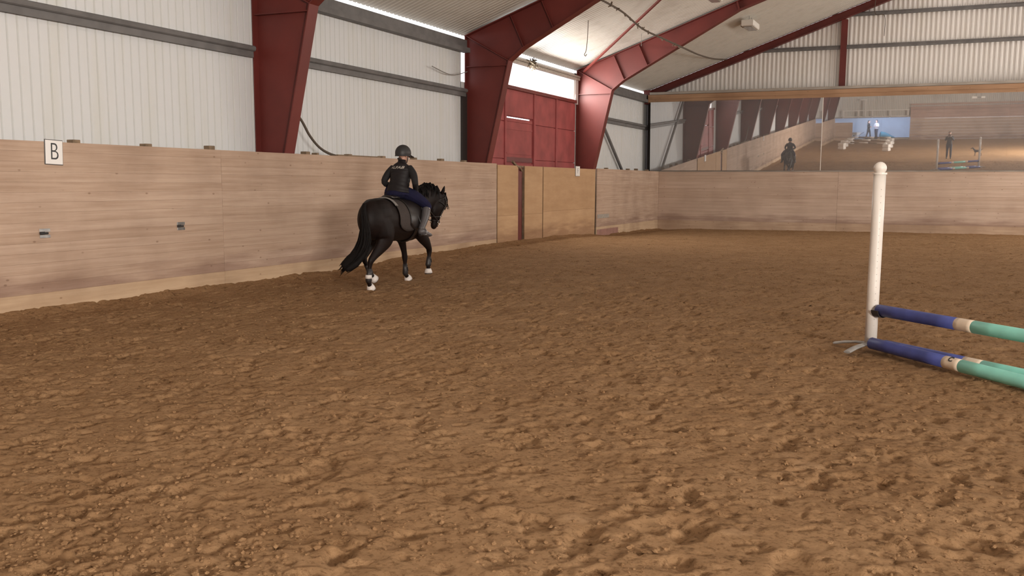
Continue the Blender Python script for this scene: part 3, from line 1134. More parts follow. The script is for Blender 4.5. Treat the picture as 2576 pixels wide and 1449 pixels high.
child(MB().box(XS - 0.03, XS - 0.02, 21.6, 28.0, 4.02, 4.60), 'window_pane', M_WINDOW, w1)
nb = MB()
for i in range(60):
    c_ = Vector((-10.16 + random.gauss(0, 0.04), 24.4 + random.gauss(0, 0.11), 4.66 + random.gauss(0, 0.05)))
    dv = Vector((random.gauss(0, 1), random.gauss(0, 1.2), random.gauss(-0.3, 0.8))).normalized() * random.uniform(0.05, 0.14)
    nb.tube([c_ - dv, c_ + dv], random.uniform(0.006, 0.014), 4)
nb.ell((-10.16, 24.4, 4.65), (0.06, 0.14, 0.07), 8)
nb.build('straw_nest', M_NEST, label='dusty bird nest on the rail over the red door', cat='nest')

# ------------------------------------------------------------------ wooden beam and mirrors on the far end
tb = empty('trim_1', (0, 35.5, 4.65), label='wooden beam along the top of the mirrors', kind='structure')
child(MB().bevel_box(-10.15, 10.1, 35.30, 35.55, 4.49, 4.60, 0.006), 'lower_beam', M_BEAM, tb)
child(MB().bevel_box(-10.15, 10.1, 35.33, 35.55, 4.602, 4.76, 0.006), 'upper_beam', M_BEAM, tb)
child(MB().bevel_box(-10.1, 10.1, 35.36, 35.85, 4.77, 4.86, 0.006), 'top_board', M_GREYWOOD, tb)

TILT = math.radians(2.65)
edges = [-10.02, -8.0, -6.0, -3.99, -2.1, -0.21, 1.7, 3.6]
names = ['mirror panel in the left corner of the far end', 'second mirror panel from the left corner', 'mirror panel holding the reflection of the rider',
         'mirror panel right of the tall bright seam', 'mirror panel showing the rear entrance and low jumps', 'mirror panel showing the photographer and dog',
         'mirror panel cut by the right picture edge']
yaws = [-0.8, -0.8, -0.8, 0.0, 0.0, 0.0, 0]
for i in range(7):
    x0, x1 = edges[i], edges[i + 1]
    hw = (x1 - x0) / 2 - 0.0004
    yo = ((x0 + x1) / 2 + 3.99) * math.tan(-math.radians(yaws[i])) if i < 3 else 0.0
    mo = empty('mirror_panel', ((x0 + x1) / 2, 35.43 + yo, 2.045), label=names[i], cat='mirror', group='end wall mirrors')
    mo.rotation_euler = (TILT, 0, -math.radians(yaws[i]))
    MB().box(-hw, hw, -0.006, 0.0, 0, 2.45).build('mirror_glass', M_MIRROR, mo)
    MB().box(-hw + 0.01, hw - 0.01, 0.001, 0.018, 0.01, 2.44).build('backing_board', M_STUD, mo)
    if i == 2:
        MB().box(hw - 0.024, hw, -0.009, 0.0, 0.0, 2.45).build('edge_strip', M_WHITE, mo, label='bright joint strip')
# ------------------------------------------------------------------ signs, brackets, cables, lamps
def sign(y0, y1, z0, z1, ch, lab, tilt, tsz):
    e = empty('letter_sign', (KX + 0.012, (y0 + y1) / 2, (z0 + z1) / 2), label=lab, cat='sign')
    e.rotation_euler = (math.radians(tilt), 0, 0)
    hw, hh = (y1 - y0) / 2, (z1 - z0) / 2
    MB().bevel_box(-0.012, 0.0, -hw, hw, -hh, hh, 0.003).build('sign_backing', M_SIGNEDGE, e)
    MB().bevel_box(-0.004, 0.004, -hw + 0.008, hw - 0.008, -hh + 0.008, hh - 0.008, 0.002).build('sign_face', M_SIGN, e)
    tm = text_mesh(ch, tsz, 0.001, bold=-0.004)
    t = link('letter', tm, M_BLACK, e)
    t.matrix_basis = Matrix.Translation((0.0055, 0, 0)) @ Matrix(((0, 0, 1), (1, 0, 0), (0, 1, 0))).to_4x4() @ Matrix.Diagonal((0.82, 1.0, 1.0, 1.0))
    return e


sign(8.42, 8.68, 1.74, 2.035, 'B', 'white sign with the letter B', -2, 0.29)
sign(26.5, 26.86, 1.76, 2.05, 'F', 'small white sign with the letter F on the plywood gate', 0, 0.22)


def bracket(y, z, lab):
    e = empty('wall_bracket', (KX, y, z), label=lab, cat='bracket', group='metal brackets on the kick wall')
    MB().bevel_box(0.0, 0.008, -0.075, 0.075, 0.015, 0.055, 0.002).build('upper_plate', M_STEEL, e)
    MB().bevel_box(0.0, 0.008, -0.07, 0.075, -0.055, -0.018, 0.002).build('lower_plate', M_STEEL, e)
    MB().tube([(0.02, -0.075, 0.0), (0.02, 0.03, 0.0)], 0.013, 8, (0, 0, 1), 0).build('hinge_pin', M_BLACK, e)
    MB().bevel_box(0.008, 0.022, -0.08, -0.01, -0.015, 0.02, 0.003).build('latch', M_DARKSTEEL, e)


bracket(8.36, 0.94, 'metal bracket on the kick wall below the letter B')
bracket(10.62, 0.94, 'metal bracket on the kick wall nearer the horse')


def cable(name, pts, r, material, lab, cat, knots=0):
    q = spline(pts, 8)
    mb = MB().tube([tuple(p) for p in q], r, 8, (0.3, 0.2, 1), 0.3)
    o = mb.build(name, material, smooth=True, label=lab, cat=cat)
    if knots:
        mb = MB()
        for i in range(knots):
            p = q[int(len(q) * (0.08 + 0.5 * i / knots))]
            for j in range(3):
                dv = Vector((random.gauss(0, 0.5), random.gauss(0, 1), random.gauss(-0.2, 0.5))).normalized() * random.uniform(0.04, 0.09)
                mb.tube([Vector(p) - dv * 0.4, Vector(p) + dv], random.uniform(0.012, 0.025), 5)
        mb.build('dust_clump', M_NEST, o)
    return o


cable('slack_hose', [(-7.08, 20.85, 5.50), (-7.15, 22.6, 5.52), (-7.25, 24.6, 5.43), (-7.15, 26.4, 5.40), (-7.09, 28.25, 5.40), (-7.3, 31, 5.55), (-7.4, 33.5, 5.72), (-7.42, 35.75, 5.95)], 0.024, M_CABLE,
      'slack brown hose slung between the rafters', 'hose', 12)
cable('hanging_cord', [(-8.49, 24, 5.62), (-8.5, 24, 5.3), (-8.52, 24.0, 5.0), (-8.545, 24, 4.86), (-8.58, 24, 4.79), (-8.55, 24, 4.75), (-8.52, 24, 4.80)], 0.009, M_CABLE, 'thin cord with a hook hanging in front of the pale roof', 'cord')
cable('thin_roof_wire', [(-8.1, 27.4, 5.74), (-8.1, 27.4, 5.4)], 0.007, M_DUSTY, 'short thin wire above the far frame', 'wire')
cable('roof_rope', [(-2.5, 35.55, 7.75), (-2.5, 35.55, 7.2), (-2.2, 35.5, 7.1), (-2.18, 35.5, 6.45)], 0.010, M_CABLE, 'thin rope hanging against the end gable', 'rope')
cable('wall_rope', [(-9.85, 13.45, 2.75), (-9.86, 13.72, 2.56), (-9.87, 13.95, 2.33), (-9.88, 14.25, 2.14), (-9.88, 14.6, 2.035), (-9.88, 15.1, 1.98)], 0.022, M_CABLE, 'dark rope curving from the nearest column down to the kick wall', 'rope')
cable('slack_wire', [(-10.2, 18.9, 4.02), (-10.2, 19.8, 3.93), (-10.2, 20.6, 4.08)], 0.010, M_DUSTY, 'slack wire high on the pale wall by the middle frame', 'wire')


def floodlight(loc, rz, lab):
    e = empty('roof_lamp', loc, rz, label=lab, cat='lamp')
    MB().bevel_box(-0.5, 0.5, -0.19, 0.19, -0.06, 0.12, 0.02).build('housing', M_LAMP, e)
    MB().bevel_box(-0.44, 0.44, -0.13, 0.13, -0.085, -0.055, 0.006).build('lens', M_LAMPGLASS, e)
    for hx in (-0.2, 0.2):
        MB().bar((hx, 0, 0.12), (hx, 0, roof_z(abs(loc[0])) - loc[2]), 0.02, 0.01, (0, 1, 0)).build('hanger', M_GIRT, e)
    MB().bevel_box(-0.1, 0.2, 0.19, 0.27, -0.02, 0.10, 0.01).build('ballast_box', M_DUSTY, e)


floodlight((-5.75, 31.0, 6.33), math.radians(90), 'boxy unlit roof lamp hanging before the end gable')
floodlight((-6.05, 27.0, 6.54), math.radians(90), 'unlit roof lamp cut off by the top edge')
floodlight((2.0, -20.0, 3.6), 0.0, 'small hanging lamp near the rear end seen in the mirror')

# ------------------------------------------------------------------ jump
def pole(a, ang, lab, z1=None, L=3.0, mark=False, seq=None):
    e = empty('jump_pole', a, label=lab, cat='pole', group='striped jump poles')
    a = Vector(a)
    d = Vector((math.cos(ang), math.sin(ang), 0))
    if z1 is not None:
        d = Vector((d.x * L, d.y * L, z1 - a.z)).normalized()
    seq = seq or [(0, 0.93, M_PBLUE), (0.93, 1.11, M_PCREAM), (1.11, 1.97, M_PMINT), (1.97, 2.16, M_PCREAM), (2.16, 3.0, M_PBLUE)]
    for s0, s1, mm in seq:
        n = 4
        mb = MB().tube([d * (s0 + (s1 - s0) * k / n) for k in range(n + 1)], 0.054, 16, (0, 0, 1), 0.15 if s0 == 0 or s1 == L else 0.0)
        mb.build({'pole_blue': 'blue_band', 'pole_cream': 'cream_band', 'pole_mint': 'mint_band'}.get(mm.name, 'band'), mm, e, True)
    if mark:
        tm = text_mesh('C', 0.07, 0.001, bold=0.002)
        t = link('letter', tm, M_BLACK, e)
        nrm = Vector((-0.35, -0.55, 0.75)).normalized()
        nrm = (nrm - d * nrm.dot(d)).normalized()
        x = d
        y = nrm.cross(x)
        t.matrix_basis = Matrix.Translation(d * 1.02 + nrm * 0.0545) @ Matrix((x, y, nrm)).transposed().to_4x4()
    return e


A45 = math.radians(-45)


def stand(x, y, label, ang):
    e = empty('jump_stand', (x, y, 0), label=label, cat='jump stand')
    MB().tube([(0, 0, 0.07), (0, 0, 0.6), (0, 0, 1.2), (0, 0, 1.655)], 0.055, 20, (0, 1, 0), 0.0).build('upright', M_WHITE, e, True)
    MB().tube([(0, 0, 1.648), (0, 0, 1.664)], 0.063, 20, (0, 1, 0), 0).build('collar', M_WHITE, e)
    MB().ell((0, 0, 1.705), (0.058, 0.058, 0.058), 20).build('ball_finial', M_WHITE, e, True)
    ca, sa = math.cos(ang), math.sin(ang)
    for k in range(4):
        a = ang + math.radians(17) + k * math.pi / 2
        dx, dy = math.cos(a), math.sin(a)
        q = [(dx * r, dy * r, z) for r, z in ((0.03, 0.075), (0.15, 0.07), (0.27, 0.055), (0.38, 0.03))]
        mb = MB().tube(q, [(0.038, 0.014)] * 4, 8, (0, 0, 1), 0.2)
        mb.build('foot', M_FOOT, e)
    hb = MB()
    n_ = Vector((math.cos(ang - 0.35), math.sin(ang - 0.35), 0))
    for k in range(22):
        p = n_ * 0.0545 + Vector((0, 0, 0.25 + k * 0.06))
        hb.tube([p - n_ * 0.002, p + n_ * 0.0012], 0.0032, 6, (0, 0, 1), 0)
    hb.build('pin_holes', M_DUSTY, e, kind='stuff')
    p = Vector((ca, sa, 0))
    cup = MB()
    s = Vector((-sa, ca, 0))
    zc = 0.40 if x < 0 else 0.39
    prof = []
    for k in range(9):
        th = math.pi * (1.0 + k / 8)
        prof.append((s * math.cos(th) * 0.064, zc + math.sin(th) * 0.064))
    for (a_, za), (b_, zb_) in zip(prof[:-1], prof[1:]):
        c1, c2 = p * 0.055 + a_ + Vector((0, 0, za)), p * 0.055 + b_ + Vector((0, 0, zb_))
        cup.bar((c1 + c2) / 2, (c1 + c2) / 2 + p * 0.09, (c2 - c1).length * 1.1, 0.006, ref=(c2 - c1).cross(p))
    cup.box(-0.001, 0.001, -0.001, 0.001, zc - 0.07, zc - 0.06)
    cup.build('pole_cup', M_DARKSTEEL, e)
    return e


SX, SY = -0.565, 9.68
stand(SX, SY, 'white round jump stand with a ball top, striped poles beside its foot', A45)
DL = 3.13
RX, RY = SX + DL * math.cos(A45), SY + DL * math.sin(A45)
stand(RX, RY, 'second white jump stand at the other pole end, seen in the mirror', A45 + math.pi)
pole((SX + 0.062, SY - 0.062, 0.40), A45, 'raised blue, cream and mint jump pole hanging on the white stand', z1=0.39)
pole((SX + 0.02, SY - 0.15, 0.10), math.radians(-47.5), 'front striped ground pole with a dark C mark on its cream band', z1=0.055, mark=True)
pole((SX + 0.13, SY + 0.02, 0.06), math.radians(-44.5), 'rear striped ground pole, lying behind the marked one', z1=0.055,
     seq=[(0, 0.94, M_PBLUE), (0.94, 1.13, M_PCREAM), (1.13, 1.97, M_PMINT), (1.97, 2.16, M_PCREAM), (2.16, 3.0, M_PBLUE)])

# ------------------------------------------------------------------ horse (local: x = right, y = forward, z = up)
HX, HY = -7.64, 12.8
horse = empty('horse', (HX, HY, 0), label='dark bay horse trotting along the kick wall with white hoof boots', cat='horse')
TORSO = [  # y, z centre, half height, half width
    (-0.86, 1.02, 0.12, 0.09), (-0.80, 1.02, 0.22, 0.15), (-0.70, 1.02, 0.275, 0.19), (-0.55, 1.02, 0.305, 0.22), (-0.38, 1.015, 0.315, 0.24),
    (-0.18, 0.995, 0.305, 0.255), (0.02, 0.98, 0.305, 0.275), (0.22, 0.98, 0.31, 0.28), (0.40, 0.99, 0.335, 0.265), (0.54, 1.01, 0.36, 0.235),
    (0.68, 1.03, 0.33, 0.21), (0.80, 1.03, 0.27, 0.18), (0.88, 1.02, 0.18, 0.13)]


def torso_at(y):
    T = np.array(TORSO)
    return [float(np.interp(y, T[:, 0], T[:, k])) for k in (1, 2, 3)]


hb = MB()
stube(hb, [(0.085 * min(1, max(0, (0.1 - y) / 0.85)), y, z, hw, hh) for y, z, hh, hw in TORSO], 20, (0, 0, 1), 3, 0.3)
hb.ell((0.15, -0.50, 1.08), (0.14, 0.27, 0.24), 16)
hb.ell((-0.03, -0.48, 1.08), (0.13, 0.26, 0.24), 16)
hb.ell((0.13, 0.60, 1.02), (0.10, 0.19, 0.27), 14)
hb.ell((-0.13, 0.60, 1.02), (0.10, 0.19, 0.27), 14)
# neck and head, bent a little to the right
stube(hb, [(0, 0.60, 1.10, 0.17, 0.27), (0.01, 0.78, 1.17, 0.15, 0.255), (0.04, 0.94, 1.28, 0.115, 0.225), (0.08, 1.08, 1.335, 0.098, 0.205), (0.12, 1.20, 1.33, 0.085, 0.165), (0.15, 1.28, 1.32, 0.075, 0.10)], 18, (0, 0, 1), 4)
stube(hb, [(0.15, 1.27, 1.385, 0.055, 0.07), (0.155, 1.315, 1.31, 0.090, 0.115), (0.15, 1.325, 1.22, 0.096, 0.135), (0.124, 1.255, 1.11, 0.090, 0.168), (0.110, 1.25, 1.00, 0.066, 0.118), (0.10, 1.238, 0.92, 0.054, 0.084), (0.09, 1.222, 0.865, 0.054, 0.070), (0.088, 1.222, 0.82, 0.036, 0.040)], 16, (0, 1, 0.3), 4)
LEGS = {
    'right_hind': [(0.16, -0.52, 1.02, 0.13, 0.25), (0.18, -0.46, 0.84, 0.118, 0.21), (0.18, -0.45, 0.74, 0.102, 0.17), (0.165, -0.56, 0.62, 0.070, 0.115), (0.15, -0.70, 0.51, 0.048, 0.075), (0.14, -0.775, 0.44, 0.042, 0.060), (0.125, -0.79, 0.36, 0.032, 0.042), (0.115, -0.795, 0.24, 0.029, 0.036), (0.11, -0.80, 0.16, 0.036, 0.044), (0.11, -0.775, 0.09, 0.032, 0.036), (0.11, -0.745, 0.045, 0.042, 0.050)],
    'left_hind': [(-0.04, -0.48, 1.02, 0.12, 0.24), (-0.075, -0.38, 0.84, 0.11, 0.20), (-0.10, -0.28, 0.74, 0.092, 0.155), (-0.15, -0.38, 0.62, 0.068, 0.11), (-0.13, -0.50, 0.52, 0.048, 0.072), (-0.12, -0.555, 0.46, 0.042, 0.058), (-0.115, -0.52, 0.38, 0.032, 0.042), (-0.11, -0.46, 0.30, 0.029, 0.036), (-0.11, -0.405, 0.225, 0.036, 0.042), (-0.11, -0.35, 0.175, 0.031, 0.036), (-0.11, -0.31, 0.135, 0.040, 0.047)],
    'left_fore': [(-0.15, 0.56, 0.95, 0.10, 0.17), (-0.16, 0.57, 0.76, 0.078, 0.12), (-0.165, 0.64, 0.62, 0.055, 0.082), (-0.17, 0.705, 0.47, 0.042, 0.055), (-0.175, 0.735, 0.37, 0.045, 0.053), (-0.175, 0.74, 0.30, 0.031, 0.038), (-0.175, 0.745, 0.20, 0.029, 0.036), (-0.175, 0.75, 0.125, 0.036, 0.043), (-0.17, 0.785, 0.075, 0.032, 0.035), (-0.168, 0.815, 0.04, 0.042, 0.050)],
    'right_fore': [(0.15, 0.56, 0.95, 0.10, 0.17), (0.16, 0.66, 0.76, 0.080, 0.125), (0.155, 0.83, 0.63, 0.058, 0.090), (0.14, 0.95, 0.53, 0.044, 0.058), (0.13, 0.985, 0.475, 0.045, 0.053), (0.13, 0.98, 0.40, 0.031, 0.038), (0.13, 0.965, 0.33, 0.029, 0.036), (0.13, 0.95, 0.26, 0.036, 0.042), (0.128, 0.955, 0.20, 0.031, 0.035), (0.128, 0.955, 0.155, 0.040, 0.046)],
}
for k_, rows in LEGS.items():
    stube(hb, rows, 14, (0, 1, 0), 4, 0.3)
body = link('horse_body', fuse(hb, 0.0115, 14, 'horse_body'), M_COAT, horse)
# hooves and boots
for k_, rows in LEGS.items():
    r = rows[-1]
    q = rows[-2]
    d = (Vector(r[:3]) - Vector(q[:3])).normalized()
    lifted = r[2] > 0.1
    c = Vector(r[:3])
    dn = d if lifted else Vector((0, 0.35, -1)).normalized()
    ref = (0, 1, 0) if abs(dn.y) < 0.9 else (0, 0, 1)
    bot = c + dn * 0.048
    if not lifted:
        bot.z = 0.004
    MB().tube([c - dn * 0.01, bot], [(0.046, 0.052), (0.057, 0.064)], 14, ref, 0.05).build('hoof', M_HOOF, horse, True)
    cap = MB()
    cap.tube([Vector(q[:3]) + (c - Vector(q[:3])) * 0.15, c - dn * 0.005, c + (bot - c) * 0.62], [(q[3] + 0.012, q[4] + 0.012), (0.056, 0.063), (0.066, 0.074)], 14, ref, 0.05)
    cap.build('bell_boot', M_BOOTW, horse, True)
    f_ = rows[-3]
    hi = rows[-5]
    tb_ = MB()
    pts = [Vector(rows[i][:3]) for i in (-5, -4, -3)]
    pts[0] = pts[0] * 0.72 + pts[1] * 0.28
    end = pts[2] + (Vector(q[:3]) - pts[2]) * 0.35
    tb_.tube([pts[0], pts[1], pts[2], end], [(rows[-5][3] * 0.85 + 0.008, rows[-5][4] * 0.85 + 0.008), (rows[-4][3] + 0.009, rows[-4][4] + 0.010), (f_[3] + 0.009, f_[4] + 0.010), (f_[3] + 0.004, f_[4] + 0.004)], 14, (0, 1, 0), 0.02)
    tb_.build('tendon_boot', M_TENDON, horse, True)
    if k_ == 'right_hind':
        MB().tube([pts[2] + Vector((0, 0, 0.075)), pts[2] + Vector((0, -0.002, 0.022))], [(0.046, 0.052), (0.048, 0.055)], 14, (0, 1, 0), 0.02).build('boot_cuff', M_BOOTW, horse, True, label='white fleece cuff')
    else:
        MB().tube([pts[1] + Vector((f_[3] + 0.008, 0, 0.02)), pts[1] + Vector((f_[3] + 0.008, 0.012, -0.035))], 0.007, 6).build('boot_strap', M_TENDON, horse)
# ears, eyes, nostrils
for sx, tip in ((1, (0.255, 1.285, 1.505)), (-1, (0.085, 1.30, 1.485))):
    b0 = Vector((0.155 + sx * 0.045, 1.285, 1.375))
    t0 = Vector(tip)
    mid = b0.lerp(t0, 0.45) + Vector((sx * 0.008, 0, 0))
    MB().tube([b0, b0.lerp(mid, 0.5), mid, mid.lerp(t0, 0.6), t0], [(0.022, 0.018), (0.030, 0.020), (0.030, 0.017), (0.018, 0.010), (0.003, 0.003)], 10, (0, 1, 0)).build('ear', M_COAT, horse, True)
    MB().ell((0.15 + sx * 0.088, 1.365, 1.245), (0.014, 0.022, 0.02), 10).build('eye', M_EYE, horse, True)
    MB().ell((0.09 + sx * 0.04, 1.26, 0.865), (0.011, 0.016, 0.02), 8).build('nostril', M_EYE, horse, True)
# tail: a core and many locks swept back and to the left
TAIL = [(0.075, -0.82, 1.24, 0.05, 0.05), (0.09, -0.87, 1.17, 0.065, 0.055), (0.105, -0.88, 1.02, 0.10, 0.065), (0.115, -0.875, 0.86, 0.12, 0.08), (0.105, -0.885, 0.70, 0.14, 0.09), (0.06, -0.935, 0.56, 0.165, 0.095), (-0.02, -1.02, 0.44, 0.19, 0.08), (-0.11, -1.10, 0.35, 0.13, 0.05)]
mb = MB()
stube(mb, [(r[0], r[1], r[2], r[3] * 0.6, r[4] * 0.6) for r in TAIL], 12, (0, 1, 0), 3)
T_ = np.array(TAIL)
for i in range(230):
    a = random.uniform(0, 2 * math.pi)
    wv, wp = random.uniform(0, 0.02), random.uniform(0, 6.28)
    rr = math.sqrt(random.random())
    ln = random.uniform(0.75, 1.06)
    pts = []
    for k in range(10):
        t = k / 9 * ln * (len(TAIL) - 1)
        t = min(t, len(TAIL) - 1)
        c = [float(np.interp(t, range(len(TAIL)), T_[:, j])) for j in range(5)]
        sp = 0.25 + 0.85 * k / 9
        s_ = rr * sp
        pts.append((c[0] + math.cos(a) * max(c[3], 0.05) * s_ - max(0, k / 9 - 0.6) * 0.25 * rr * (0.5 + math.cos(a)), c[1] + math.sin(a) * max(c[4], 0.05) * s_ + wv * math.sin(wp + k * 0.9), c[2] - 0.05 * max(0, ln - 1) * k - 0.06 * (k / 9) ** 3 * rr * (1 + math.sin(a * 3))))
    r0 = random.uniform(0.007, 0.013)
    mb.tube(pts, [r0, r0 * 1.2, r0 * 1.2, r0 * 1.1, r0, r0 * 0.9, r0 * 0.8, r0 * 0.6, r0 * 0.4, 0.0015], 5, (0, 1, 0.2))
mb.build('tail', M_MANE, horse, True)
# mane on the crest and a forelock
mb = MB()
crest = spline([(0.0, 0.62, 1.375), (0.02, 0.78, 1.42), (0.045, 0.92, 1.485), (0.08, 1.05, 1.525), (0.115, 1.16, 1.49), (0.15, 1.25, 1.42)], 12)
for i in range(int(len(crest) * 0.86)):
    for j in range(3):
        c = Vector(crest[i]) + Vector((random.gauss(0, 0.012), random.gauss(0, 0.012), random.uniform(-0.03, 0.0)))
        ln = random.uniform(0.08, 0.17)
        sd = random.choice((-1, -1, 1))
        p1 = c + Vector((sd * 0.045, random.gauss(-0.01, 0.02), 0.022 + random.gauss(0, 0.008)))
        p2 = p1 + Vector((sd * 0.05, random.gauss(-0.02, 0.02), -ln * 0.5))
        p3 = p2 + Vector((sd * 0.01, random.gauss(-0.02, 0.02), -ln * 0.6))
        mb.tube([c, p1, p2, p3], [0.012, 0.014, 0.010, 0.002], 5, (0, 1, 0.1))
mb.build('mane', M_MANE, horse, True)
mb = MB()
for i in range(16):
    c = Vector((0.155 + random.gauss(0, 0.02), 1.30, 1.40))
    mb.tube([c, c + Vector((random.gauss(0.01, 0.01), 0.10, -0.01)), c + Vector((random.gauss(0.015, 0.02), 0.165, -0.12)), c + Vector((random.gauss(0.02, 0.03), 0.19, -0.24 - random.random() * 0.06))], [0.010, 0.012, 0.009, 0.002], 5, (1, 0, 0))
mb.build('forelock', M_MANE, horse, True)

# bridle
bridle = empty('bridle', (HX, HY, 0), label='black bridle with shiny bit on the horse head', cat='bridle')
hd = spline([(0.15, 1.27, 1.385, 0.055, 0.07), (0.155, 1.315, 1.31, 0.090, 0.115), (0.15, 1.325, 1.22, 0.096, 0.135), (0.124, 1.255, 1.11, 0.090, 0.168), (0.110, 1.25, 1.00, 0.066, 0.118), (0.10, 1.238, 0.92, 0.054, 0.084), (0.09, 1.222, 0.865, 0.054, 0.070)], 10)


def head_ring(i, infl, n=20):
    p = Vector(hd[i][:3])
    d = (Vector(hd[min(i + 1, len(hd) - 1)][:3]) - Vector(hd[i - 1][:3])).normalized()
    s = d.cross(Vector((0, 1, 0.3))).normalized()
    u = s.cross(d)
    return [p + s * math.cos(2 * math.pi * k / n) * (hd[i][3] + infl) + u * math.sin(2 * math.pi * k / n) * (hd[i][4] + infl) for k in range(n + 1)]


def strap(name, pts, wd=0.008, material=M_LEATHER, parent=bridle):
    return MB().tube(pts, wd, 6, (0.1, 0.3, 1), 0.2).build(name, material, parent, True)


strap('noseband', head_ring(38, 0.006), 0.010)
strap('flash_strap', head_ring(47, 0.006), 0.007)
strap('browband', head_ring(9, 0.006), 0.008)
strap('throat_lash', head_ring(22, 0.006), 0.007)
for k in (0, 10):
    strap('cheekpiece', [head_ring(i, 0.008)[k] for i in (8, 14, 20, 26, 32, 38, 44, 49)], 0.008)
    c = head_ring(49, 0.014)[k]
    mb = MB()
    q = [c + Vector((0, math.cos(a), math.sin(a))) * 0.032 for a in np.linspace(0, 2 * math.pi, 17)]
    mb.tube(q, 0.006, 6, (1, 0, 0), 0).build('bit_ring', M_CHROME, bridle, True)
    c = head_ring(38, 0.012)[k]
    MB().bevel_box(c.x - 0.008, c.x + 0.008, c.y - 0.016, c.y + 0.016, c.z - 0.014, c.z + 0.014, 0.003).build('buckle', M_CHROME, bridle)
    s = 1 if head_ring(49, 0.01)[k].x > 0.1 else -1
    a = head_ring(49, 0.016)[k]
    b = Vector((s * 0.11, 0.60, 1.405))
    strap('rein', [a, a.lerp(b, 0.25) + Vector((s * 0.03, 0, -0.03)), a.lerp(b, 0.5) + Vector((s * 0.035, 0, -0.04)), a.lerp(b, 0.75) + Vector((s * 0.02, 0, -0.02)), b, b + Vector((-s * 0.02, -0.05, 0.0))], 0.007)

# saddle
saddle = empty('saddle', (HX, HY, 0), label='black saddle over a dark pad with grey trim on the horse back', cat='saddle')


def drape(y0, y1, ang, infl, thick, shape=None, ny=14, na=30):
    """cloth or leather sheet bent over the back between two stations"""
    mb = MB()
    rows = []
    for layer in (infl, infl + thick):
        for i in range(ny + 1):
            y = y0 + (y1 - y0) * i / ny
            zc, hh, hw = torso_at(y)
            a_max = ang if shape is None else shape(i / ny)
            for k in range(na + 1):
                a = -a_max + 2 * a_max * k / na
                rows.append((0.085 * min(1, max(0, (0.1 - y) / 0.85)) + math.sin(a) * (hw + layer), y, zc + math.cos(a) * (hh + layer)))
    n = (ny + 1) * (na + 1)
    fs = []
    for L_ in (0, 1):
        for i in range(ny):
            for k in range(na):
                p = L_ * n + i * (na + 1) + k
                fs.append((p, p + 1, p + na + 2, p + na + 1))
    for i in range(ny):
        for k in (0, na):
            p = i * (na + 1) + k
            fs.append((p, p + na + 1, p + na + 1 + n, p + n))
    for k in range(na):
        for i in (0, ny):
            p = i * (na + 1) + k
            fs.append((p, p + 1, p + 1 + n, p + n))
    return mb.add(rows, fs)


pad = drape(-0.20, 0.54, 2.0, 0.012, 0.012, lambda t: 1.75 + 0.30 * math.sin(math.pi * min(1, t * 1.25)) ** 0.6 if 0 < t < 1 else 1.72).build('saddle_pad', M_PAD, saddle, True)
drape(-0.235, -0.17, 0.85, 0.016, 0.02, ny=3).build('pad_edge', M_PADTRIM, saddle, True, label='pale grey rolled edge of the pad')
drape(0.10, 0.50, 1.9, 0.028, 0.014, lambda t: 1.55 + 0.42 * math.sin(math.pi * (0.15 + 0.7 * t)) if t < 1 else 1.5).build('saddle_flap', M_LEATHER, saddle, True)
mb = MB()
stube(mb, [(0, -0.06, 1.325, 0.11, 0.028), (0, 0.0, 1.335, 0.13, 0.03), (0, 0.08, 1.335, 0.125, 0.03), (0, 0.22, 1.335, 0.105, 0.035), (0, 0.36, 1.36, 0.085, 0.04), (0, 0.46, 1.40, 0.06, 0.03)], 14, (0, 0, 1), 4)
mb.tube([(-0.11, -0.05, 1.325), (-0.06, -0.075, 1.345), (0, -0.08, 1.35), (0.06, -0.075, 1.345), (0.11, -0.05, 1.325)], 0.02, 8, (0, 0, 1))
mb.build('saddle_seat', M_LEATHER, saddle, True)
gp_ = []
for k in range(25):
    a = 1.5 + (2 * math.pi - 3.0) * k / 24
    zc, hh, hw = torso_at(0.36)
    gp_.append((math.sin(a) * (hw + 0.012), 0.36, zc + math.cos(a) * (hh + 0.012)))
MB().tube(gp_, [(0.045, 0.008)] * 25, 8, (0, 0.001, 1), 0.1).build('girth', M_LEATHER, saddle, True)
for sx in (-1, 1):
    MB().tube([(sx * 0.285, 0.30, 1.12), (sx * 0.325, 0.34, 0.98), (sx * 0.345, 0.37, 0.86)], [(0.006, 0.014)] * 3, 6, (0, 1, 0)).build('stirrup_leather', M_LEATHER, saddle)
    q = [Vector((sx * 0.36, 0.385, 0.805)) + Vector((sx * 0.058 * math.cos(a), 0.0, 0.062 * math.sin(a))) for a in np.linspace(-0.6, math.pi + 0.6, 16)]
    mb = MB().tube(q, 0.007, 6, (0, 1, 0), 0.2)
    mb.bar(q[0], q[-1], 0.05, 0.01, (0, 0, 1))
    mb.build('stirrup_iron', M_STEEL, saddle)


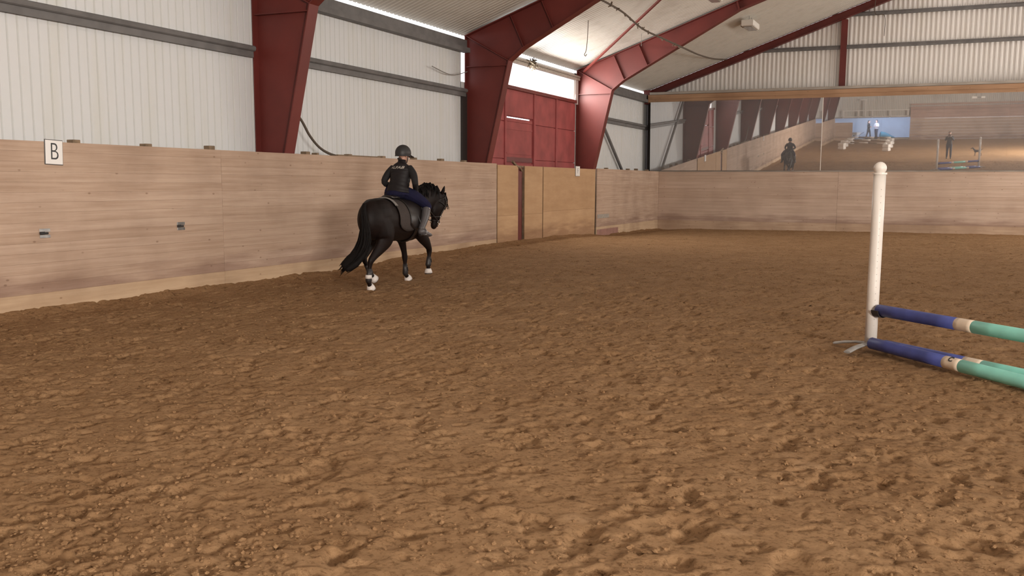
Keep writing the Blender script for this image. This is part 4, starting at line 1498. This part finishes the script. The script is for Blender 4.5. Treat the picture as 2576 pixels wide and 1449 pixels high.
# ------------------------------------------------------------------ people
def head_shapes(mb, c, s, yaw=0.0, pitch=0.0):
    """head with brow, nose, chin, ears; c = head centre, s = scale (1 = adult)"""
    R = Matrix.Rotation(yaw, 3, 'Z') @ Matrix.Rotation(pitch, 3, 'X')
    c = Vector(c)

    def P(x, y, z):
        return c + R @ (Vector((x, y, z)) * s)
    mb.ell(c + R @ Vector((0, -0.012, 0.03)) * s, (0.077 * s, 0.095 * s, 0.085 * s), 14, R)
    mb.ell(P(0, 0.018, -0.03), (0.063 * s, 0.072 * s, 0.085 * s), 14, R)
    mb.ell(P(0, 0.05, -0.09), (0.034 * s, 0.034 * s, 0.026 * s), 10, R)
    mb.tube([P(0, 0.086, 0.012), P(0, 0.102, -0.018), P(0, 0.112, -0.038)], [0.009 * s, 0.012 * s, 0.017 * s], 8, (1, 0, 0))
    mb.tube([P(-0.04, 0.077, 0.024), P(0, 0.088, 0.028), P(0.04, 0.077, 0.024)], 0.010 * s, 8, (0, 0, 1))
    for sx in (-1, 1):
        mb.ell(P(sx * 0.077, -0.008, -0.018), (0.010 * s, 0.020 * s, 0.031 * s), 8, R)
    return P


def hand_shapes(mb, wrist, direction, palm_normal, side, curl=0.9, s=1.0, infl=0.0):
    """palm, four unequal bent fingers, and a thumb from the side of the palm"""
    w_ = Vector(wrist)
    d = Vector(direction).normalized()
    n = Vector(palm_normal)
    n = (n - d * n.dot(d)).normalized()
    t = d.cross(n) * side
    L_ = 0.085 * s
    mb.tube([w_, w_ + d * L_ * 0.5, w_ + d * L_], [(0.030 * s + infl, 0.018 * s + infl), (0.040 * s + infl, 0.017 * s + infl), (0.041 * s + infl, 0.015 * s + infl)], 10, n)
    for k, fl in enumerate((0.068, 0.078, 0.072, 0.056)):
        b = w_ + d * L_ * 0.92 + t * (0.030 - 0.020 * k) * s
        pts = [b]
        dd = d.copy()
        for j, sg in enumerate((0.46, 0.31, 0.23)):
            rot = Matrix.Rotation(curl * (0.8 + 0.25 * j), 3, dd.cross(n).normalized())
            dd = (rot @ dd).normalized()
            pts.append(pts[-1] + dd * fl * s * sg)
        mb.tube(pts, [0.0090 * s + infl, 0.0086 * s + infl, 0.0078 * s + infl, 0.0065 * s + infl], 8, t)
    b = w_ + d * L_ * 0.30 + t * 0.032 * s
    p1 = b + (d * 0.5 + t * 0.75 + n * 0.35).normalized() * 0.034 * s
    p2 = p1 + (d * 0.75 + t * 0.1 + n * 0.6).normalized() * 0.030 * s
    p3 = p2 + (d * 0.7 - t * 0.3 + n * 0.6).normalized() * 0.022 * s
    mb.tube([b, p1, p2, p3], [0.0125 * s + infl, 0.0105 * s + infl, 0.0095 * s + infl, 0.007 * s + infl], 8, n)


def limb(mb, pts, radii, infl=0.0, n=12, ref=(0, 1, 0)):
    stube(mb, [(*p, r + infl, r + infl) for p, r in zip(pts, radii)], n, ref, 4, 0.6)


def face_parts(P, person, s):
    for sx in (-1, 1):
        MB().ell(P(sx * 0.031, 0.077, 0.004), (0.012 * s, 0.008 * s, 0.008 * s), 8).build('eye', M_EYE, person, True)
    MB().tube([P(-0.024, 0.078, -0.064), P(0, 0.088, -0.062), P(0.024, 0.078, -0.064)], 0.006 * s, 6, (0, 0, 1)).build('mouth', M_LIP, person, True)


# rider, seated on the saddle
rider = empty('person', (HX, HY, 0), label='rider in a dark helmet, quilted vest and navy breeches on the horse', cat='person')
HEAD = (0.058, 0.325, 1.972)
RS = {'elbR': (0.325, 0.20, 1.55), 'wriR': (0.15, 0.53, 1.425), 'elbL': (-0.215, 0.21, 1.555), 'wriL': (-0.12, 0.52, 1.425)}
LEGR = {1: ((0.085, 0.20, 1.42), (0.22, 0.38, 1.34), (0.33, 0.56, 1.20), (0.345, 0.46, 1.02), (0.345, 0.34, 0.85)),
        -1: ((-0.085, 0.20, 1.42), (-0.22, 0.38, 1.34), (-0.33, 0.56, 1.20), (-0.345, 0.46, 1.02), (-0.345, 0.34, 0.85))}
TRUNK = [(0.03, 0.185, 1.375, 0.172, 0.120), (0.035, 0.195, 1.46, 0.155, 0.110), (0.045, 0.215, 1.54, 0.138, 0.10), (0.05, 0.245, 1.65, 0.146, 0.106), (0.05, 0.262, 1.73, 0.158, 0.102), (0.05, 0.27, 1.795, 0.118, 0.082), (0.05, 0.28, 1.84, 0.064, 0.060)]


def arm_pts(sx):
    e, w_ = (RS['elbR'], RS['wriR']) if sx > 0 else (RS['elbL'], RS['wriL'])
    s0 = (0.05 + sx * 0.135, 0.268, 1.782)
    m1 = tuple(0.55 * a + 0.45 * b for a, b in zip(s0, e))
    m2 = tuple(0.5 * (a + b) for a, b in zip(e, w_))
    return [s0, (m1[0] + sx * 0.026, m1[1], m1[2]), e, m2, w_]


def rider_arms(mb, infl):
    for sx in (-1, 1):
        limb(mb, arm_pts(sx), [0.042, 0.047, 0.038, 0.034, 0.026], infl)


def rider_hands(mb, infl, s=0.92):
    for sx in (-1, 1):
        w_ = Vector(RS['wriR'] if sx > 0 else RS['wriL'])
        hand_shapes(mb, w_, (-sx * 0.12, 0.9, -0.15), (-sx, 0.1, -0.1), 1 if sx > 0 else -1, 1.15, s, infl)


def rider_thighs(mb, infl, upto=5):
    for sx in (-1, 1):
        L_ = LEGR[sx]
        limb(mb, L_[:3] + (tuple(0.72 * a + 0.28 * b for a, b in zip(L_[2], L_[3])),), [0.098, 0.085, 0.060, 0.050], infl)


def rider_shins(mb, infl):
    for sx in (-1, 1):
        L_ = LEGR[sx]
        limb(mb, (L_[2], tuple(0.6 * a + 0.4 * b for a, b in zip(L_[2], L_[3])), L_[3], L_[4]), [0.052, 0.056, 0.052, 0.036], infl)


def rider_feet(mb, infl):
    for sx in (-1, 1):
        mb.tube([(sx * 0.345, 0.30, 0.815), (sx * 0.350, 0.36, 0.815), (sx * 0.365, 0.44, 0.785), (sx * 0.382, 0.52, 0.760), (sx * 0.388, 0.55, 0.755)],
                [(0.030 + infl, 0.032 + infl), (0.036 + infl, 0.046 + infl), (0.042 + infl, 0.036 + infl), (0.040 + infl, 0.025 + infl), (0.028 + infl, 0.018 + infl)], 12, (0, 0, 1))


mb = MB()
stube(mb, TRUNK, 18, (0, 1, 0), 4)
rider_arms(mb, 0)
rider_hands(mb, 0)
rider_thighs(mb, 0)
rider_shins(mb, 0)
rider_feet(mb, 0)
mb.tube([(0.05, 0.275, 1.80), (0.052, 0.295, 1.87), (0.055, 0.312, 1.93)], [0.052, 0.046, 0.050], 12)
HP = head_shapes(mb, HEAD, 0.97, -0.28, -0.12)
link('rider_body', fuse(mb, 0.006, 2, 'rider_body'), M_SKIN, rider)
face_parts(HP, rider, 0.97)
mb = MB()
rider_arms(mb, 0.010)
stube(mb, [(r[0], r[1], r[2], r[3] + 0.005, r[4] + 0.005) for r in TRUNK[1:]], 18, (0, 1, 0), 4)
link('sleeves', fuse(mb, 0.007, 2, 'sleeves'), M_SHIRT, rider)
mb = MB()
rider_hands(mb, 0.0025)
link('gloves', fuse(mb, 0.0045, 1, 'gloves'), M_LEATHER, rider)
# quilted vest with baffles
mb = MB()
rows = spline(TRUNK, 9)
vr = []
for r in rows:
    if r[2] < 1.40:
        continue
    q = 0.006 * abs(math.sin(math.pi * (r[2] - 1.40) / 0.055))
    g = 0.017 + q
    vr.append((r[0], r[1], r[2], r[3] + g, r[4] + g))
vr.append((0.05, 0.285, 1.86, 0.062, 0.060))
vr.append((0.05, 0.29, 1.895, 0.060, 0.058))
mb.tube([v[:3] for v in vr], [(v[3], v[4]) for v in vr], 32, (0, 1, 0), 0.02)
vest_me = mb.mesh('vest', True)
vest = link('vest', vest_me, M_VEST, rider)
# lettering on the back of the vest, laid on its surface
bv = BVHTree.FromPolygons([v.co.copy() for v in vest_me.vertices], [list(p.vertices) for p in vest_me.polygons])
tm = text_mesh('ALFAB', 0.062, 0.0, 0.18, 0.0015)
bmt = bmesh.new()
bmt.from_mesh(tm)
bmesh.ops.subdivide_edges(bmt, edges=bmt.edges[:], cuts=1)
for v in bmt.verts:
    x, z = 0.035 + v.co.x * 1.3, 1.778 + v.co.y * 0.85
    hit = bv.ray_cast(Vector((x, -0.3, z)), Vector((0, 1, 0)))
    yy = hit[0].y - 0.003 if hit[0] is not None else 0.15
    v.co = Vector((x, yy, z))
bmt.to_mesh(tm)
bmt.free()
link('lettering', tm, M_PRINT, vest, label='pale printed lettering across the back')
mb = MB()
rider_thighs(mb, 0.008)
stube(mb, [(r[0], r[1], r[2], r[3] + 0.010, r[4] + 0.010) for r in TRUNK[:2]], 18, (0, 1, 0), 4, 0.5)
mb.ell((0.02, 0.155, 1.385), (0.172, 0.135, 0.08), 14)
link('breeches', fuse(mb, 0.008, 3, 'breeches'), M_BREECH, rider)
for sx in (-1, 1):
    keep_ = {sx: LEGR[sx]}
    mb = MB()
    L_ = LEGR[sx]
    top = tuple(0.78 * a + 0.22 * b for a, b in zip(L_[2], L_[3]))
    limb(mb, (top, tuple(0.5 * a + 0.5 * b for a, b in zip(L_[2], L_[3])), L_[3], L_[4]), [0.056, 0.058, 0.053, 0.038], 0.010)
    mb.tube([(sx * 0.345, 0.29, 0.815), (sx * 0.350, 0.36, 0.815), (sx * 0.368, 0.44, 0.785), (sx * 0.385, 0.53, 0.757), (sx * 0.390, 0.565, 0.752)], [(0.036, 0.042), (0.044, 0.055), (0.049, 0.043), (0.046, 0.031), (0.030, 0.020)], 12, (0, 0, 1))
    b_ = link('riding_boot', fuse(mb, 0.007, 2, 'riding_boot'), M_BOOT, rider)
    MB().tube([(sx * 0.352, 0.285, 0.763), (sx * 0.355, 0.33, 0.770)], [(0.034, 0.022), (0.036, 0.018)], 8, (0, 0, 1)).build('heel', M_LEATHER, b_)
    MB().tube([(sx * 0.40, 0.50, 1.165), (sx * 0.395, 0.535, 1.15)], 0.008, 6).build('boot_stud', M_CHROME, b_)
# helmet: shell with peak and harness
hm = empty('helmet', (0, 0, 0), parent=rider)
R = Matrix.Rotation(-0.28, 3, 'Z') @ Matrix.Rotation(-0.12, 3, 'X')
hc = Vector(HEAD) + R @ Vector((0, -0.012, 0.03))
mb = MB()
vs, fs, n = [], [], 28
for i in range(12):
    th = (math.pi * 0.62) * i / 11
    for k in range(n):
        ph = 2 * math.pi * k / n
        low = 0.016 * max(0, -math.sin(ph)) * (i / 11) ** 2
        q = Vector((0.110 * math.sin(th) * math.cos(ph), 0.132 * math.sin(th) * math.sin(ph), 0.120 * math.cos(th) - low))
        vs.append(hc + R @ q)
for i in range(11):
    for k in range(n):
        fs.append((i * n + k, (i + 1) * n + k, (i + 1) * n + (k + 1) % n, i * n + (k + 1) % n))
mb.add(vs, fs)
mb.build('helmet_shell', M_HELMET, hm, True)
mb = MB()
mb.tube([vs[11 * n + k % n] for k in range(n + 1)], 0.009, 6, (0, 0, 1), 0).build('helmet_rim', M_BLACK, hm, True)
vs, fs = [], []
for j in range(4):
    for k in range(13):
        a = math.radians(90 + (k - 6) * 9.5)
        rx, ry = 0.107, 0.126
        ext = 0.030 * j * math.cos((k - 6) / 6 * 1.25)
        for zo in (0, -0.007):
            vs.append(hc + R @ Vector((rx * math.cos(a) * (1 + ext * 1.5), ry * math.sin(a) + ext, -0.022 - 0.10 * ext - 0.010 * j / 3 + zo)))
for j in range(3):
    for k in range(12):
        p = (j * 13 + k) * 2
        fs += [(p, p + 2, p + 28, p + 26), (p + 1, p + 27, p + 29, p + 3)]
for k in range(12):
    p = (3 * 13 + k) * 2
    fs.append((p, p + 2, p + 3, p + 1))
MB().add(vs, fs).build('peak', M_HELMET, hm, True)
MB().tube([HP(0.085, 0.0, 0.0), HP(0.078, 0.02, -0.07), HP(0.03, 0.055, -0.118), HP(-0.03, 0.055, -0.118), HP(-0.078, 0.02, -0.07), HP(-0.085, 0.0, 0.0)], 0.006, 6, (0, 0, 1)).build('chin_strap', M_BLACK, hm, True)
mb = MB()
mb.ell(Vector(HEAD) + R @ Vector((0, -0.078, -0.07)), (0.04, 0.02, 0.02), 10)
mb.build('hair', M_HAIR, rider, True)


# standing figures (seen in the mirrors)
def standing(loc, rz, label, top_m, leg_m, arms, head_pitch=0.0, scale=1.0, hair_long=False, lod=0.010, stride=0.08, group=None):
    p = empty('person', loc, rz, label=label, cat='person', group=group)
    p.scale = (scale,) * 3
    trunk = [(0, 0, 0.93, 0.155, 0.105), (0, 0.0, 1.02, 0.150, 0.100), (0, 0.005, 1.13, 0.135, 0.092), (0, 0.0, 1.26, 0.155, 0.108), (0, -0.005, 1.37, 0.170, 0.105), (0, -0.005, 1.44, 0.125, 0.078), (0, 0.005, 1.485, 0.062, 0.058)]
    legs = {sx: ((sx * 0.085, 0, 0.93), (sx * 0.10, 0.02 + sx * stride * 0.4, 0.70), (sx * 0.105, 0.02 + sx * stride * 0.7, 0.50), (sx * 0.11, sx * stride, 0.28), (sx * 0.115, -0.02 + sx * stride, 0.085)) for sx in (-1, 1)}

    def do_arms(mb, infl):
        for sx in (-1, 1):
            e, w_ = arms[sx]
            s0 = (sx * 0.175, -0.005, 1.405)
            limb(mb, [s0, tuple(0.5 * (a + b) for a, b in zip(s0, e)), e, tuple(0.5 * (a + b) for a, b in zip(e, w_)), w_], [0.055, 0.048, 0.038, 0.036, 0.027], infl)

    def do_legs(mb, infl):
        for sx in (-1, 1):
            limb(mb, legs[sx], [0.098, 0.078, 0.058, 0.054, 0.038], infl)
    mb = MB()
    stube(mb, trunk, 16, (0, 1, 0), 4)
    do_arms(mb, 0)
    do_legs(mb, 0)
    for sx in (-1, 1):
        e, w_ = Vector(arms[sx][0]), Vector(arms[sx][1])
        hand_shapes(mb, w_, (w_ - e), (-sx, 0.2, 0), 1 if sx > 0 else -1, 0.75, 0.98)
        a = legs[sx][4]
        mb.tube([(a[0], a[1] - 0.05, 0.04), (a[0], a[1] + 0.05, 0.045), (a[0] + sx * 0.01, a[1] + 0.18, 0.028)], [(0.032, 0.035), (0.040, 0.040), (0.030, 0.022)], 10, (0, 0, 1))
    mb.tube([(0, 0, 1.44), (0, 0.01, 1.51), (0, 0.018, 1.57)], [0.056, 0.050, 0.052], 12)
    P = head_shapes(mb, (0, 0.02, 1.63), 1.0, 0, head_pitch)
    link('figure_body', fuse(mb, lod * 0.7, 2, 'figure_body'), M_SKIN, p)
    face_parts(P, p, 1.0)
    mb = MB()
    stube(mb, [(r[0], r[1], r[2], r[3] + 0.016, r[4] + 0.016) for r in trunk], 16, (0, 1, 0), 4)
    do_arms(mb, 0.014)
    link('jacket', fuse(mb, lod, 2, 'jacket'), top_m, p)
    mb = MB()
    do_legs(mb, 0.012)
    stube(mb, [(r[0], r[1], r[2], r[3] + 0.010, r[4] + 0.010) for r in trunk[:2]], 14, (0, 1, 0), 3, 0.6)
    link('trousers', fuse(mb, lod, 2, 'trousers'), leg_m, p)
    for sx in (-1, 1):
        a = legs[sx][4]
        mb = MB().tube([(a[0], a[1] - 0.075, 0.045), (a[0], a[1] + 0.04, 0.055), (a[0] + sx * 0.01, a[1] + 0.15, 0.036), (a[0] + sx * 0.012, a[1] + 0.20, 0.03)], [(0.040, 0.044), (0.047, 0.055), (0.045, 0.036), (0.030, 0.026)], 12, (0, 0, 1))
        mb.build('shoe', M_LEATHER, p, True)
    mb = MB()
    Rh = Matrix.Rotation(head_pitch, 3, 'X')
    hc_ = Vector((0, 0.02, 1.63))
    mb.ell(hc_ + Rh @ Vector((0, -0.025, 0.042)), (0.086, 0.096, 0.086), 14, Rh)
    if hair_long:
        mb.tube([hc_ + Vector((0, -0.09, 0.02)), hc_ + Vector((0, -0.11, -0.10)), hc_ + Vector((0, -0.105, -0.20))], [(0.07, 0.03), (0.06, 0.03), (0.03, 0.015)], 10, (0, 1, 0))
    else:
        mb.ell(hc_ + Rh @ Vector((0, -0.075, -0.02)), (0.062, 0.038, 0.05), 10, Rh)
    mb.build('hair', M_HAIR, p, True)
    return p


standing((0.02, -0.36, 0), 0.0, 'person in dark clothes filming, seen standing in the mirror', M_JACKET, M_JEANS,
         {1: ((0.24, 0.02, 1.20), (0.075, 0.235, 1.44)), -1: ((-0.24, 0.02, 1.20), (-0.075, 0.235, 1.44))}, -0.10, 1.0)
ph = empty('phone', (0.0, -0.028, 1.535), label='phone held up by the filming person', cat='phone')
MB().bevel_box(-0.078, 0.078, -0.004, 0.004, -0.038, 0.038, 0.003).build('phone_case', M_PHONE, ph)
MB().tube([(-0.055, 0.004, 0.02), (-0.055, 0.0075, 0.02)], 0.009, 12, (0, 0, 1), 0.1).build('phone_lens', M_EYE, ph)
P1 = standing((-6.95, -27.6, 0), -1.3, 'person in black at the bright rear entrance, seen in the mirror', M_SHIRT, M_JACKET,
              {1: ((0.25, 0.0, 1.17), (0.12, 0.20, 1.12)), -1: ((-0.25, 0.0, 1.17), (-0.12, 0.20, 1.12))}, -0.1, 0.97, True, 0.013, 0.14)
P2 = standing((-6.25, -27.4, 0), 0.6, 'person in a pale top at the bright rear entrance, seen in the mirror', M_PALESHIRT, M_JEANS,
              {1: ((0.24, 0.0, 1.17), (0.14, 0.18, 1.16)), -1: ((-0.24, 0.0, 1.17), (-0.14, 0.18, 1.16))}, -0.15, 0.99, True, 0.013, 0.06)

# dog
dog = empty('dog', (1.80, -2.9, 0), math.radians(80), label='small black dog behind the photographer, seen in the mirror', cat='dog')
mb = MB()
stube(mb, [(0, -0.20, 0.335, 0.055, 0.06), (0, -0.10, 0.33, 0.062, 0.066), (0, 0.02, 0.32, 0.070, 0.080), (0, 0.13, 0.32, 0.070, 0.092), (0, 0.21, 0.34, 0.055, 0.075)], 14, (0, 0, 1), 4)
stube(mb, [(0, 0.17, 0.37, 0.05, 0.06), (0, 0.24, 0.43, 0.042, 0.05), (0, 0.29, 0.49, 0.040, 0.045)], 12, (0, 0, 1), 4)
mb.ell((0, 0.32, 0.515), (0.048, 0.058, 0.048), 12)
mb.tube([(0, 0.35, 0.51), (0, 0.40, 0.495), (0, 0.445, 0.485)], [(0.032, 0.032), (0.024, 0.024), (0.018, 0.017)], 10, (0, 0, 1))
for sx in (-1, 1):
    mb.tube([(sx * 0.045, 0.16, 0.30), (sx * 0.048, 0.15, 0.20), (sx * 0.048, 0.17 + sx * 0.03, 0.11), (sx * 0.048, 0.165 + sx * 0.04, 0.02), (sx * 0.048, 0.195 + sx * 0.04, 0.014)], [(0.030, 0.040), (0.022, 0.027), (0.016, 0.018), (0.015, 0.016), (0.018, 0.014)], 10, (1, 0, 0))
    mb.tube([(sx * 0.045, -0.16, 0.33), (sx * 0.055, -0.12, 0.23), (sx * 0.05, -0.20 - sx * 0.02, 0.14), (sx * 0.05, -0.19 - sx * 0.03, 0.02), (sx * 0.05, -0.155 - sx * 0.03, 0.014)], [(0.042, 0.060), (0.030, 0.042), (0.016, 0.019), (0.015, 0.016), (0.018, 0.014)], 10, (1, 0, 0))
mb.tube([(0, -0.20, 0.37), (0, -0.27, 0.42), (0, -0.31, 0.50)], [0.022, 0.017, 0.008], 8)
link('dog_body', fuse(mb, 0.008, 2, 'dog_body'), M_DOG, dog)
for sx in (-1, 1):
    MB().tube([(sx * 0.035, 0.30, 0.55), (sx * 0.055, 0.295, 0.53), (sx * 0.062, 0.30, 0.47)], [(0.022, 0.01), (0.026, 0.011), (0.012, 0.006)], 8, (0, 1, 0)).build('ear', M_DOG, dog, True)
    MB().ell((sx * 0.024, 0.365, 0.53), (0.007, 0.007, 0.007), 6).build('eye', M_EYE, dog, True)
MB().ell((0, 0.46, 0.488), (0.012, 0.01, 0.010), 8).build('nose', M_EYE, dog, True)

# ------------------------------------------------------------------ rear of the hall (seen in the mirrors)
# low cavaletti: white blocks with poles
def block(x, y, rz, lab):
    e = empty('cavaletti_block', (x, y, 0), rz, label=lab, cat='block', group='white cavaletti blocks seen in the mirror')
    MB().bevel_box(-0.24, 0.24, -0.24, 0.24, 0.0, 0.22, 0.03).build('lower_tier', M_WHITE, e)
    MB().bevel_box(-0.24, 0.24, -0.24, 0.24, 0.25, 0.50, 0.03).build('upper_tier', M_WHITE, e)
    MB().bevel_box(-0.18, 0.18, -0.18, 0.18, 0.21, 0.26, 0.005).build('waist', M_WHITE, e)


BL = [((-7.75, -11.6), 'leftmost white cavaletti block of the nearest low jump in the mirror'), ((-4.3, -9.0), 'white cavaletti block at the right end of the nearest low jump'),
      ((-7.9, -15.2), 'white cavaletti block at the left end of the middle low jump'), ((-4.35, -13.2), 'white cavaletti block at the right end of the middle low jump'),
      ((-7.8, -19.6), 'white cavaletti block at the left end of the rearmost low jump'), ((-4.5, -18.2), 'white cavaletti block at the right end of the rearmost low jump')]
for (x, y), lab in BL:
    block(x, y, 0.3, lab)
for k in range(3):
    (a, b), (c, d_) = BL[2 * k][0], BL[2 * k + 1][0]
    e = empty('white_pole', (a, b, 0.56), label=('white pole across the nearest low cavaletti jump', 'white pole across the middle low cavaletti jump', 'white pole across the rearmost low cavaletti jump')[k], cat='pole')
    v = Vector((c - a, d_ - b, 0))
    for q in range(5):
        MB().tube([v * (q / 5), v * ((q + 1) / 5)], 0.05, 12, (0, 0, 1), 0.1 if q in (0, 4) else 0.0).build('pale_band' if q % 2 == 0 else 'brown_band', M_WHITE if q % 2 == 0 else M_STUD, e, True)

# annex room behind the opening
an = empty('wall_annex', (-6, -29, 0), label='pale blue-lit annex wall behind the rear opening', kind='structure')
child(MB().box(-10.3, -2.2, -30.3, -30.2, -0.3, 2.4), 'annex_back_wall', M_BLUEWALL, an)
child(MB().box(-10.3, -10.2, -30.2, -25.4, -0.3, 2.4), 'annex_side_wall', M_BLUEWALL, an)
child(MB().box(-2.3, -2.2, -30.2, -25.4, -0.3, 2.4), 'annex_side_wall', M_BLUEWALL, an)
child(MB().box(-10.3, -2.2, -30.2, -25.2, 2.0, 2.1), 'gallery_floor', M_GREYWOOD, an)
child(MB().box(-10.3, -2.2, -30.2, -25.4, -0.3, -0.02), 'annex_floor', M_CONC, an)
for j in range(12):
    z0 = -0.2 + 0.26 * j
    mb = MB().bevel_box(-3.3, 9.8, BY, BY + 0.03, z0 + 0.004, z0 + 0.256, 0.006)
    child(mb, 'wall_board', M_PINKWOOD if j > 7 else M_KICKX, wb)
for j in range(4):
    z0 = 2.05 + 0.32 * j
    child(MB().bevel_box(-3.3, 9.8, BY + 0.03, BY + 0.06, z0, z0 + 0.16, 0.006), 'gallery_batten', M_PINKWOOD, wb)
rl = empty('gallery_railing', (-6.5, -25.1, 2.1), label='pale railing of the rear gallery above the entrance', cat='railing')
for x in (-9.0, -7.7, -6.5, -5.0, -3.5):
    child(MB().bevel_box(x - 0.05, x + 0.05, -25.15, -25.05, 2.0, 2.62, 0.006), 'rail_post', M_WHITE, rl)
child(MB().bevel_box(-9.1, -3.4, -25.16, -25.04, 2.62, 2.70, 0.006), 'top_rail', M_WHITE, rl)
child(MB().bevel_box(-9.1, -3.4, -25.15, -25.05, 2.06, 2.14, 0.006), 'bottom_rail', M_WHITE, rl)
pst = empty('white_post', (-7.1, -25.0, 2.1), label='tall white post with an arm on the rear gallery', cat='post')
child(MB().bevel_box(-7.16, -7.04, -25.04, -24.92, 2.1, 3.65, 0.006), 'post_shaft', M_WHITE, pst)
child(MB().bevel_box(-7.6, -7.0, -25.02, -24.94, 3.58, 3.66, 0.006), 'post_arm', M_WHITE, pst)
wbw = empty('wheelbarrow', (-8.0, -27.2, 0), 0.4, label='white wheelbarrow inside the rear entrance, seen in the mirror', cat='wheelbarrow')
mb = MB()
mb.add([(-0.3, -0.35, 0.62), (0.3, -0.35, 0.62), (0.3, 0.45, 0.66), (-0.3, 0.45, 0.66), (-0.2, -0.2, 0.34), (0.2, -0.2, 0.34), (0.18, 0.25, 0.34), (-0.18, 0.25, 0.34)], [(4, 5, 6, 7), (0, 1, 5, 4), (1, 2, 6, 5), (2, 3, 7, 6), (3, 0, 4, 7)])
mb.build('tray', M_WHITE, wbw)
for sx in (-1, 1):
    MB().tube([(sx * 0.28, -0.95, 0.62), (sx * 0.24, -0.3, 0.42), (sx * 0.1, 0.5, 0.25)], 0.02, 8).build('handle', M_STEEL, wbw)
    MB().tube([(sx * 0.22, -0.25, 0.38), (sx * 0.25, -0.3, 0.02)], 0.018, 8).build('leg', M_STEEL, wbw)
mb = MB()
mb.tube([(0.06 * math.cos(0), 0.55 + 0.17 * math.cos(a), 0.20 + 0.17 * math.sin(a)) for a in np.linspace(0, 2 * math.pi, 19)], 0.035, 8, (1, 0, 0), 0)
mb.build('wheel', M_BLACK, wbw, True)
tl = MB()
stube(tl, [(-5.9, -27.6, 0.35, 0.20, 0.33), (-5.5, -27.7, 0.30, 0.25, 0.28), (-5.0, -27.8, 0.16, 0.28, 0.15), (-4.7, -27.9, 0.08, 0.2, 0.07)], 12, (0, 0, 1), 4)
link('teal_blanket', fuse(tl, 0.03, 3, 'teal_blanket'), M_TEAL, label='heap of teal blanket beside the pale-topped person', cat='blanket')
